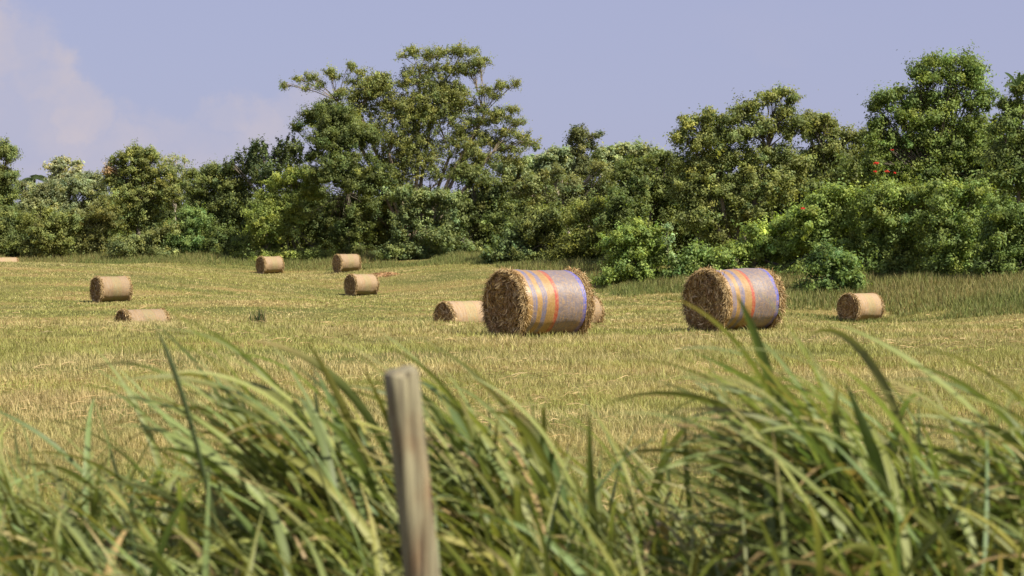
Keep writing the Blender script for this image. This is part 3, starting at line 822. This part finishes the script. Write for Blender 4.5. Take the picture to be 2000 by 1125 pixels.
def fronds(root, base, at, specs, seed, d):
    rng = np.random.default_rng(seed)
    for (x1, y1, w) in specs:
        p0 = world(*at, d); p1 = world(x1, y1, d - 0.2)
        n = 9
        t = np.linspace(0, 1, n)
        P = p0 + (p1 - p0) * t[:, None]; P[:, 2] += np.sin(t * PI) * 0.12
        T = unit(np.gradient(P, axis=0))
        side = unit(np.cross(T, np.array([0.2, -1, 0.3])))
        prof = np.sin(np.clip(t * 0.93 + 0.07, 0, 1) * PI) ** .6 * w
        mb = MB()
        vee_strips(mb, P[None], (side * prof[:, None])[None], np.cross(side, T)[None], 0.3, np.array([[0.06, 0.10, 0.03]]))
        mb.build('frond', M_leaf, root, base)


fronds(EDGE_T[0], EDGE_T[1], (1985, 168), [(1960, 142, .1), (1990, 141, .09), (1958, 170, .08), (2004, 146, .1)], 5, 112)
# bank of bright vines and bushes at right
tree('bank_bush', 'bright green bush at the low left end of the leafy bank', 'shrub', 119, 1460,
     [(1420, 500, 30, 18), (1450, 485, 34, 24), (1490, 462, 32, 24), (1520, 440, 30, 20), (1500, 495, 44, 24), (1545, 480, 34, 28)], BRIGHT, leaf=.17, cl_r=.4, per=100)
MIDB = tree('bank_bush', 'bright green bush of the leafy bank with a single red blossom on top', 'shrub', 117, 1600,
     [(1550, 428, 26, 18), (1580, 412, 28, 18), (1615, 395, 32, 20), (1650, 385, 30, 20), (1590, 445, 42, 28), (1645, 430, 44, 28), (1600, 480, 42, 24), (1660, 470, 42, 26)], (0.122, 0.15, 0.036), leaf=.17, cl_r=.4, per=100)
tree('bank_bush', 'olive tinted bush of the leafy bank under the tall rounded tree', 'shrub', 115, 1750,
     [(1700, 385, 34, 24), (1750, 375, 38, 24), (1800, 380, 36, 24), (1715, 430, 42, 28), (1775, 430, 46, 30), (1720, 480, 44, 26), (1785, 485, 46, 26), (1740, 515, 46, 16)], (0.115, 0.14, 0.036), leaf=.17, cl_r=.4, per=100)
tree('bank_bush', 'tangled green bush of the leafy bank between the olive bush and the right edge', 'shrub', 112, 1870,
     [(1850, 385, 38, 24), (1900, 390, 36, 26), (1835, 430, 38, 28), (1890, 440, 42, 28), (1850, 480, 44, 26), (1900, 490, 38, 24), (1840, 515, 40, 16)], (0.105, 0.13, 0.034), leaf=.17, cl_r=.4, per=100)
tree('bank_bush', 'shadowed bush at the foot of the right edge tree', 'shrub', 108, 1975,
     [(1950, 410, 36, 30), (2000, 430, 40, 34), (1945, 460, 36, 28), (1990, 485, 40, 30), (1950, 510, 34, 18), (2030, 480, 40, 34)], (0.075, 0.10, 0.026), leaf=.17, cl_r=.4, per=100)  # leaf colour darkened to stand in for shade at this end of the bank
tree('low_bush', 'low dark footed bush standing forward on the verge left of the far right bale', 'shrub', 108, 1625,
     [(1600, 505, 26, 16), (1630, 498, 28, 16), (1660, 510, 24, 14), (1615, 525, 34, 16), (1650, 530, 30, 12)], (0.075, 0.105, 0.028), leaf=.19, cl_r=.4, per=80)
tree('round_bush', 'round leafy bush standing forward between the two striped bales', 'shrub', 122, 1240,
     [(1240, 448, 36, 18), (1210, 470, 32, 20), (1270, 465, 34, 22), (1240, 485, 46, 28), (1205, 505, 30, 22), (1280, 500, 34, 26), (1235, 525, 44, 18), (1212, 535, 26, 10)], (0.12, 0.15, 0.036), leaf=.17, cl_r=.4, per=100)
tree('sapling', 'slender pale sapling beside the right flank of the round bush', 'shrub', 121, 1304,
     [(1302, 444, 5, 10), (1304, 465, 8, 12), (1306, 490, 12, 16), (1316, 505, 14, 14)], (0.13, 0.165, 0.07), leaf=.18, cl_r=.28, per=45, trunk_r=.04, min_depth=.35)
tree('low_bush', 'low leafy bush on the verge left of the leafy bank', 'shrub', 121, 1370,
     [(1350, 500, 26, 16), (1385, 505, 28, 14), (1365, 522, 36, 14), (1330, 520, 20, 10)], (0.092, 0.125, 0.034), leaf=.19, cl_r=.4, per=80)


def blossom(root, base, px, py, d, r, seed):
    rng = np.random.default_rng(seed); mb = MB()
    c = world(px, py, d); n = int(300 * r)
    g = rng.normal(0, 0.5, (n, 3)) * np.array([r, r, r * .55])
    leaf_quads(mb, c + g, g + np.array([0, -0.5, .6]), np.full(n, .12), np.full(n, .06), rng, np.array([0.50, 0.03, 0.018]) * rng.uniform(.7, 1.2, (n, 1)))
    mb.build('blossom', M_petal, root, base)


for k, (px, py, r) in enumerate(((1711, 319, .13), (1709, 335, .07), (1731, 335, .12), (1747, 338, .07), (1742, 293, .06))):
    blossom(TALL[0], TALL[1], px, py, 122.0, r, 900 + k)
blossom(MIDB[0], MIDB[1], 1568, 407, 115.4, .1, 950)


def palm():
    d = 199; px, py = 68, 350
    rng = np.random.default_rng(77)
    bx = (px - 1000) / F * d; base = np.array([bx, d, float(ground_z(bx, d))])
    root = thing('palm_tree', 'dark palm head peeping above the canopy between the left edge tree and the pale crown', 'palm', tuple(base))
    top = world(px, py, d)
    mb = MB(); tube(mb, curve(base, top, rng, 0.02, 8, 0.0), np.linspace(.17, .12, 8), (.25, .22, .18), 8); mb.build('trunk', M_bark, root, base)
    for k in range(13):
        a = k / 13 * 2 * PI + rng.uniform(-.2, .2); el = rng.uniform(0.1, 1.0)
        n = 12; t = np.linspace(0, 1, n); L = 2.2
        P = top + np.stack([np.cos(a) * t * L * math.cos(el), np.sin(a) * t * L * math.cos(el), (math.sin(el) * t - 0.75 * t ** 2) * L], 1)
        mb = MB(); tube(mb, P, np.linspace(.03, .008, n), (.09, .11, .04), 4)
        T = unit(np.gradient(P, axis=0)); S = unit(np.cross(T, np.array([0, 0, 1.0])))
        m = 34
        for sgn in (-1, 1):
            ti = np.linspace(.12, 1, m); i0 = np.clip((ti * (n - 1)).astype(int), 0, n - 2); fr = ti * (n - 1) - i0
            Q = P[i0] * (1 - fr[:, None]) + P[i0 + 1] * fr[:, None]
            dv = unit(S[i0] * sgn + T[i0] * .6 + np.array([0, 0, -.45])); ll = .65 * np.sin(np.clip(ti, .05, .97) * PI) ** .5
            PP = Q[:, None] + dv[:, None] * ll[:, None, None] * np.array([0, .5, 1])[None, :, None]
            W = T[i0][:, None] * .028 * np.array([1, 1, .2])[None, :, None]
            strips(mb, PP, W, np.array([.06, .085, .03]) * rng.uniform(.8, 1.2, (m, 1)))
        mb.build('frond', M_leaf, root, base)


palm()


def undergrowth():
    """the wood behind the front row: one mass of leaves nobody could count"""
    rng = np.random.default_rng(321); mb = MB()
    for k in range(640):
        px = rng.uniform(-350, 2350)
        ed = float(edge_d((px - 1000) / F, 1.0))
        d = ed + (11 if px < 1000 else 15) + rng.uniform(0, 18)
        x = (px - 1000) / F * d; z0 = float(ground_z(x, d))
        lim = np.interp(px, [0, 200, 420, 600, 900, 1000, 1200, 1350, 1650, 1800, 2000], [395, 390, 375, 370, 370, 360, 345, 320, 300, 235, 235])
        zt = CAMH - (lim - HY) / F * d
        z = z0 + 0.4 + (max(zt - 1.4 - z0, .6)) * rng.random() ** 1.25
        r = rng.uniform(1.3, 2.3)
        crown_leaves(mb, np.array([x, d, z]), np.array([r, r * .8, r * .75]), rng, .6, .26, 70, np.array([0.07, 0.083, 0.024]) * rng.uniform(.8, 1.2), 0.9)
    tag(mb.build('undergrowth', M_leaf), 'dense mass of leaves filling the wood behind the front trees', None, None, 'stuff')


undergrowth()


# ------------------------------------------------------------------ foreground: tall blown grass
def leaf_blades(mb, P0, az, th0, th1, L, width, col, rng, tipdry=None, power=1.4, k=13):
    """arching blades; az direction of lean, th0/th1 angle from vertical at base and tip"""
    n = len(az)
    s = np.linspace(0, 1, k)
    th = th0[:, None] + (th1 - th0)[:, None] * s[None] ** power
    azs = az[:, None] + rng.normal(0, 0.25, n)[:, None] * s[None]
    T = np.stack([np.sin(th) * np.cos(azs), np.sin(th) * np.sin(azs), np.cos(th)], -1)
    step = (L / (k - 1))[:, None, None]
    P = P0[:, None] + np.concatenate([np.zeros((n, 1, 3)), np.cumsum((T[:, :-1] + T[:, 1:]) * 0.5 * step, axis=1)], 1)
    up = np.array([0, 0, 1.0])
    side = unit(np.cross(T, up[None, None]) + 1e-4)
    nor = np.cross(side, T)
    tw = (rng.normal(0, 0.5, n)[:, None] + rng.normal(0, 0.7, n)[:, None] * s[None])[..., None]
    S = side * np.cos(tw) + nor * np.sin(tw); Nn = np.cross(S, T)
    prof = np.clip(np.minimum(0.45 + 2.2 * s, 1.0) * np.clip(1 - ((s - 0.35) / 0.65).clip(0, 1) ** 1.7, 0.03, 1), 0.03, 1)
    W = S * (width[:, None, None] * 0.5) * prof[None, :, None]
    c = np.repeat(col[:, None, :], k, 1)
    if tipdry is not None:
        m = (tipdry[:, None] * np.clip((s[None] - 0.55) / 0.4, 0, 1))[..., None]
        c = c * (1 - m) + np.array([0.42, 0.30, 0.14]) * m
    vee_strips(mb, P, W, Nn, 0.28, c)
    return P


def tillers(mb, rng, x, y, hs, lean, nleaf=(6, 9), dry=0.12, tall=1.0, t1=(0.75, 1.95), stemf=(.45, .72), jit=.17, wind=.6):
    """canes with leaves at their nodes, the wind pushing everything to the left"""
    P0s = []; A = []; T0 = []; T1 = []; LL = []; WW = []; CC = []; TD = []
    for i in range(len(x)):
        z = float(ground_z(x[i], y[i]))
        h = hs[i] * rng.uniform(*stemf)
        ln = max(.05, lean[i] + rng.normal(0, jit))
        azl = PI + rng.normal(0, 0.35)
        n = 7; s = np.linspace(0, 1, n)
        th = ln * (0.3 + 0.8 * s)
        T = np.stack([np.sin(th) * math.cos(azl), np.sin(th) * math.sin(azl), np.cos(th)], 1)
        pts = np.array([x[i], y[i], z - .02]) + np.concatenate([np.zeros((1, 3)), np.cumsum(T[:-1] * h / (n - 1), 0)])
        isdry = rng.random() < dry
        base = np.array([0.13, 0.155, 0.05]) * rng.uniform(0.7, 1.25) if not isdry else np.array([0.38, 0.28, 0.13]) * rng.uniform(.6, 1.1)
        tube(mb, pts, np.linspace(.0075, .004, n), base * np.array([1.1, 1.0, .9]), 5)
        m = rng.integers(*nleaf)
        for j in range(m):
            u = (j + 0.6 + rng.uniform(-.2, .2)) / m
            p = np.array([np.interp(u, s, pts[:, q]) for q in range(3)])
            topness = u
            a = azl + (PI * (j % 2)) + rng.normal(0, 0.75)
            # wind turns the free blades to the left
            wx, wy = math.cos(a) * 0.66 - wind, math.sin(a) * 0.66
            a2 = math.atan2(wy, wx)
            P0s.append(p); A.append(a2)
            T0.append(np.interp(u, s, th) * .8 + rng.uniform(.05, .3))
            lo_dry = rng.random() < (0.36 * (1 - u) + dry * .4)
            T1.append(rng.uniform(*t1) if not lo_dry else rng.uniform(1.8, 2.9))
            LL.append(min(.72, hs[i] * rng.uniform(.42, .78) * (0.75 + .35 * topness))); WW.append(rng.uniform(.011, .030) * tall)
            if lo_dry:
                CC.append(np.array([0.40, 0.285, 0.13]) * rng.uniform(.55, 1.15)); TD.append(0.3)
            else:
                g = np.array([0.195, 0.222, 0.068]) * rng.uniform(.65, 1.3); g = g * (1 + rng.normal(0, .12) * np.array([1, .2, -.5]))
                CC.append(g); TD.append(rng.random() < .22 and rng.uniform(.4, 1) or 0.0)
    leaf_blades(mb, np.array(P0s), np.array(A), np.array(T0), np.array(T1), np.array(LL), np.array(WW), np.array(CC), rng, np.array(TD, float))


def px_x(px, d):
    return (np.asarray(px) - 1000) / F * d


HP = [(-300, 1.0), (0, 1.0), (300, .98), (480, .98), (620, 1.02), (760, 1.02), (840, .85), (950, .96), (1100, 1.02), (1220, .98), (1330, .92), (1480, .9), (1620, .92), (1760, 1.05), (1900, 1.08), (2050, 1.08), (2400, 1.0)]


def foreground():
    rng = np.random.default_rng(12)
    mb = MB(); n = 1600
    px = rng.uniform(-1150, 3150, n); d = rng.uniform(4.95, 7.4, n)
    x = px_x(px, d)
    hs = 1.2 * np.interp(px, [p for p, _ in HP], [h for _, h in HP]) * rng.uniform(.8, 1.1, n) * (1 - 0.05 * (6 - d))
    tillers(mb, rng, x, d, hs, np.full(n, .34))
    # low leaves closing the foot of the stand
    m = 3900
    pxx = rng.uniform(-1150, 3150, m); dd = rng.uniform(4.85, 7.8, m); xx = px_x(pxx, dd)
    P0 = np.stack([xx, dd, ground_z(xx, dd)], 1)
    drym = rng.random(m) < .3
    col = np.where(drym[:, None], np.array([.36, .26, .12]), np.array([.12, .14, .045])) * rng.uniform(.6, 1.25, (m, 1))
    leaf_blades(mb, P0, PI + rng.normal(0, 1.0, m), rng.uniform(.1, .5, m), rng.uniform(1.0, 2.4, m), rng.uniform(.55, 1.05, m), rng.uniform(.012, .024, m), col, rng)
    tag(mb.build('tall_grass', M_blade), 'tall wind blown green grass with dry blades along the foreground', None, None, 'stuff')

    def clump(name, label, px0, spread, d0, cnt, h, lean, seed, dry=.06, wide=1.15):
        r = np.random.default_rng(seed); b = MB()
        p = r.normal(px0, spread, cnt); d = r.normal(d0, .16, cnt)
        tillers(b, r, px_x(p, d), d, h * r.uniform(.82, 1.08, cnt), np.full(cnt, lean), (7, 11), dry, wide, (1.0, 2.15), (.64, .86), .10, .74)
        bx = float(px_x(px0, d0)); org = (bx, d0, float(ground_z(bx, d0)))
        o = b.build(name, M_blade, None, org); o.location = org
        tag(o, label, 'grass clump', 'standing clumps of tall grass')
    clump('grass_clump', 'tallest grass clump, bent left by wind in the right foreground', 1920, 75, 5.9, 88, 1.54, .60, 71)
    clump('grass_clump', 'tall arching grass clump in the foreground left of the wooden post', 830, 60, 6.1, 50, 1.50, .50, 62)
    clump('grass_clump', 'upright grass clump in the foreground just right of the wooden post', 1130, 60, 6.2, 42, 1.36, .32, 53)
    clump('grass_clump', 'loose leaning grass clump at the right edge of the foreground', 2270, 70, 6.0, 38, 1.45, .52, 54)
    # lone dark cane
    b = MB(); r = np.random.default_rng(8)
    p0 = world(455, 1000, 5.6); p1 = world(305, 640, 5.6); pz = world(520, 1600, 5.7); pz[2] = float(ground_z(pz[0], pz[1]))
    t = np.linspace(0, 1, 16)[:, None]
    pts = (1 - t) ** 2 * pz + 2 * t * (1 - t) * world(430, 900, 5.6) + t ** 2 * p1
    tube(b, pts, np.concatenate([np.linspace(.010, .008, 12), [.0085, .009, .006, .0015]]), (.07, .095, .032), 6)
    A = np.array([PI * 1.05, .2]); P0 = pts[[7, 6]]
    leaf_blades(b, P0, A, np.array([.6, .7]), np.array([1.9, 1.5]), np.array([.45, .4]), np.array([.018, .018]), np.array([[.11, .13, .04]] * 2), r)
    o = b.build('grass_stalk', M_blade, None, pz); o.location = pz
    tag(o, 'lone dark pointed stalk leaning left above the foreground grass at left', 'grass stalk')


foreground()


# ------------------------------------------------------------------ wooden post
def post_material():
    m, nt, N, L = new_mat('weathered_wood')
    out = N('ShaderNodeOutputMaterial'); p = N('ShaderNodeBsdfPrincipled'); tc = N('ShaderNodeTexCoord')

    def noise(sc, s, det):
        mp = N('ShaderNodeMapping'); mp.inputs['Scale'].default_value = s; L(tc.outputs['Object'], mp.inputs['Vector'])
        n = N('ShaderNodeTexNoise'); n.inputs['Scale'].default_value = sc; n.inputs['Detail'].default_value = det; L(mp.outputs[0], n.inputs['Vector'])
        return n.outputs['Fac']
    grain = noise(1, (95, 95, 3.0), 5); blot = noise(1, (14, 14, 5), 4)
    r = N('ShaderNodeValToRGB'); e = r.color_ramp.elements
    e[0].position = .3; e[0].color = (.115, .098, .058, 1); e[1].position = .68; e[1].color = (.285, .255, .15, 1)
    L(grain, r.inputs['Fac'])
    r2 = N('ShaderNodeValToRGB'); e = r2.color_ramp.elements
    e[0].position = .5; e[0].color = (1, 1, 1, 1); e[1].position = .68; e[1].color = (.72, .50, .42, 1)
    L(blot, r2.inputs['Fac'])
    crack = noise(1, (42, 42, 1.6), 3)
    r3 = N('ShaderNodeValToRGB'); e = r3.color_ramp.elements
    e[0].position = .36; e[0].color = (.38, .34, .3, 1); e[1].position = .43; e[1].color = (1, 1, 1, 1)
    L(crack, r3.inputs['Fac'])
    mc = N('ShaderNodeMix'); mc.data_type = 'RGBA'; mc.blend_type = 'MULTIPLY'; mc.inputs['Factor'].default_value = .9
    L(r.outputs['Color'], mc.inputs['A']); L(r3.outputs['Color'], mc.inputs['B'])
    mul = N('ShaderNodeMix'); mul.data_type = 'RGBA'; mul.blend_type = 'MULTIPLY'; mul.inputs['Factor'].default_value = .85
    L(mc.outputs['Result'], mul.inputs['A']); L(r2.outputs['Color'], mul.inputs['B'])
    L(mul.outputs['Result'], p.inputs['Base Color']); p.inputs['Roughness'].default_value = .85
    b = N('ShaderNodeBump'); b.inputs['Strength'].default_value = .8; b.inputs['Distance'].default_value = .006
    L(grain, b.inputs['Height']); L(b.outputs[0], p.inputs['Normal']); L(p.outputs[0], out.inputs['Surface'])
    return m


def post():
    d = 4.55
    top = world(784, 727, d); low = world(824, 1125, d)
    k = (low[2] - 0.0 + 0.25) / (top[2] - low[2])
    foot = low + (low - top) * k; gz = float(ground_z(foot[0], foot[1]))
    rng = np.random.default_rng(4)
    mb = MB(); n = 26; sides = 20; rings = []
    for i in range(n):
        t = i / (n - 1); c = foot + (top - foot) * t
        w = 0.0405 - 0.0055 * t
        a = np.arange(sides) / sides * 2 * PI
        sup = (np.abs(np.cos(a)) ** 7 + np.abs(np.sin(a)) ** 7) ** (-1 / 7.0)
        r = w * sup * (1 + .05 * (vnoise(a * 2.2, np.full(sides, t * 9), 3) - .5) + .07 * (vnoise(np.cos(a) * 3 + 9, np.sin(a) * 3 + t * 2, 6) - .5))
        rot = .35
        z = np.full(sides, c[2])
        if i == n - 1: z = z + (vnoise(np.cos(a) * 2 + 5, np.sin(a) * 2, 9) - .5) * .022 - .008 * np.cos(a + 2.6)
        rings.append(np.stack([c[0] + np.cos(a + rot) * r, c[1] + np.sin(a + rot) * r, z], 1))
    cap = rings[-1].copy(); cc = cap.mean(0); inner = cc + (cap - cc) * .97; inner[:, 2] += .0015
    rings.append(inner); V = np.concatenate(rings + [cc[None] + np.array([[0, 0, .002]])])
    q = [(i * sides + j, i * sides + (j + 1) % sides, (i + 1) * sides + (j + 1) % sides, (i + 1) * sides + j) for i in range(n) for j in range(sides)]
    tr = [(n * sides + j, n * sides + (j + 1) % sides, (n + 1) * sides) for j in range(sides)]
    mb.add(V, q, tr)
    o = mb.build('fence_post', post_material(), None, (foot[0], foot[1], gz), True); o.location = (foot[0], foot[1], gz)
    tag(o, 'leaning weathered grey wooden post standing in the foreground grass', 'fence post')


post()

# weed tuft in the mid field
def weed(px, py, d, label, seed):
    r = np.random.default_rng(seed); b = MB(); n = 90
    x0 = float(px_x(px, d)); z0 = float(ground_z(x0, d))
    x = x0 + r.normal(0, .1, n).clip(-.2, .2); y = d + r.normal(0, .1, n).clip(-.2, .2)
    c = np.where((r.random(n) < .4)[:, None], np.array([.45, .36, .18]), np.array([.06, .085, .03])) * r.uniform(.7, 1.2, (n, 1))
    tufts(r, x, y, r.uniform(.15, .5, n), r.uniform(.02, .04, n), c, b, .6)
    o = b.build('weed_tuft', M_stubble, None, (x0, d, z0)); o.location = (x0, d, z0)
    tag(o, label, 'weed')


weed(505, 622, 49, 'small dark weed tuft left standing on the mown rise left of centre', 3)


# ------------------------------------------------------------------ sky, sun, camera
def build_world():
    w = bpy.data.worlds.new('World'); scene.world = w; w.use_nodes = True
    nt = w.node_tree; nt.nodes.clear(); N = nt.nodes.new; L = nt.links.new
    out = N('ShaderNodeOutputWorld'); bg = N('ShaderNodeBackground'); bg.inputs['Strength'].default_value = 0.059
    sky = N('ShaderNodeTexSky'); sky.sky_type = 'NISHITA'; sky.sun_disc = False
    sky.sun_elevation = math.asin(SUN[2]); sky.sun_rotation = math.atan2(SUN[0], SUN[1])
    sky.dust_density = 1.2; sky.air_density = 1.0; sky.ozone_density = 2.0
    # humid air: the sky settles towards an even lavender
    hz = N('ShaderNodeMix'); hz.data_type = 'RGBA'; hz.inputs['Factor'].default_value = 0.78
    hz.inputs['B'].default_value = (4.0, 4.07, 6.2, 1)
    L(sky.outputs['Color'], hz.inputs['A'])
    tc = N('ShaderNodeTexCoord')
    n1 = N('ShaderNodeTexNoise'); n1.inputs['Scale'].default_value = 34; n1.inputs['Detail'].default_value = 8; n1.inputs['Roughness'].default_value = .6
    L(tc.outputs['Generated'], n1.inputs['Vector'])
    off = N('ShaderNodeVectorMath'); off.operation = 'MULTIPLY_ADD'
    off.inputs[1].default_value = (.05, 0, .05); L(n1.outputs['Color'], off.inputs[0]); L(tc.outputs['Generated'], off.inputs[2])
    prev = None
    # cumulus heads: direction centre and size
    for px, py, rx, ry, a in ((20, 90, 95, 75, .9), (90, 150, 75, 75, 1), (40, 210, 150, 120, .7), (170, 235, 85, 60, .95), (120, 290, 150, 70, .6), (430, 215, 75, 50, .8), (330, 250, 90, 50, .6),
                              (520, 240, 100, 55, .7), (450, 285, 220, 60, .6), (610, 205, 70, 50, .5), (60, 300, 160, 60, .6), (230, 310, 160, 60, .7), (380, 320, 140, 50, .6), (560, 290, 120, 60, .4), (150, 195, 60, 50, .9), (1150, 195, 130, 28, -.25), (1500, 60, 200, 60, .06)):
        v = world(px, py, 1.0) - np.array([0, 0, CAMH]); v /= np.linalg.norm(v)
        sb = N('ShaderNodeVectorMath'); sb.operation = 'SUBTRACT'; L(off.outputs[0], sb.inputs[0]); sb.inputs[1].default_value = (v[0] + .025, v[1], v[2] + .025)
        sc = N('ShaderNodeVectorMath'); sc.operation = 'MULTIPLY'; L(sb.outputs[0], sc.inputs[0]); sc.inputs[1].default_value = (F / rx, F / rx * .3, F / ry)
        ln = N('ShaderNodeVectorMath'); ln.operation = 'LENGTH'; L(sc.outputs[0], ln.inputs[0])
        mr = N('ShaderNodeMapRange'); mr.interpolation_type = 'SMOOTHERSTEP'
        mr.inputs['From Min'].default_value = 1.25; mr.inputs['From Max'].default_value = .25; mr.inputs['To Min'].default_value = 0; mr.inputs['To Max'].default_value = a
        L(ln.outputs['Value'], mr.inputs['Value'])
        if prev is None:
            prev = mr.outputs[0]
        else:
            mx = N('ShaderNodeMath'); mx.operation = 'MAXIMUM' if a > 0 else 'ADD'; L(prev, mx.inputs[0]); L(mr.outputs[0], mx.inputs[1]); prev = mx.outputs[0]
    n2 = N('ShaderNodeTexNoise'); n2.inputs['Scale'].default_value = 40; n2.inputs['Detail'].default_value = 5
    L(tc.outputs['Generated'], n2.inputs['Vector'])
    m2 = N('ShaderNodeMapRange'); m2.inputs['From Min'].default_value = .35; m2.inputs['From Max'].default_value = .65; m2.inputs['To Min'].default_value = .45; m2.inputs['To Max'].default_value = 1.1
    L(n2.outputs['Fac'], m2.inputs['Value'])
    ml = N('ShaderNodeMath'); ml.operation = 'MULTIPLY'; L(prev, ml.inputs[0]); L(m2.outputs[0], ml.inputs[1])
    mf = N('ShaderNodeMath'); mf.operation = 'MULTIPLY'; mf.inputs[1].default_value = 1.35; L(ml.outputs[0], mf.inputs[0])
    cl = N('ShaderNodeMix'); cl.data_type = 'RGBA'; cl.clamp_factor = False; L(mf.outputs[0], cl.inputs['Factor']); L(hz.outputs['Result'], cl.inputs['A'])
    cl.inputs['B'].default_value = (5.0, 4.78, 5.75, 1)
    L(cl.outputs['Result'], bg.inputs['Color']); L(bg.outputs[0], out.inputs['Surface'])


build_world()
sd = bpy.data.lights.new('sun', 'SUN'); sd.energy = 4.8; sd.angle = math.radians(.55); sd.color = (1.0, .93, .80)
so = bpy.data.objects.new('sun', sd); COL.objects.link(so)
so.rotation_euler = Vector(-SUN).to_track_quat('-Z', 'Y').to_euler()

cd = bpy.data.cameras.new('camera'); co = bpy.data.objects.new('camera', cd); COL.objects.link(co)
cd.sensor_width = 36; cd.lens = 36 * F / 2000; cd.clip_start = .1; cd.clip_end = 12000
co.location = (0, 0, CAMH); co.rotation_euler = (PI / 2 - math.atan((562.5 - HY) / F), 0, 0)
cd.dof.use_dof = True; cd.dof.focus_distance = 43; cd.dof.aperture_fstop = 4.5
scene.camera = co
scene.render.engine = 'CYCLES'
scene.cycles.max_bounces = 6; scene.cycles.diffuse_bounces = 3; scene.cycles.glossy_bounces = 2; scene.cycles.transmission_bounces = 4
scene.cycles.use_denoising = True
scene.cycles.caustics_reflective = False; scene.cycles.caustics_refractive = False
vs = scene.view_settings; vs.view_transform = 'Standard'; vs.look = 'None'; vs.exposure = 0.85; vs.gamma = 1.0
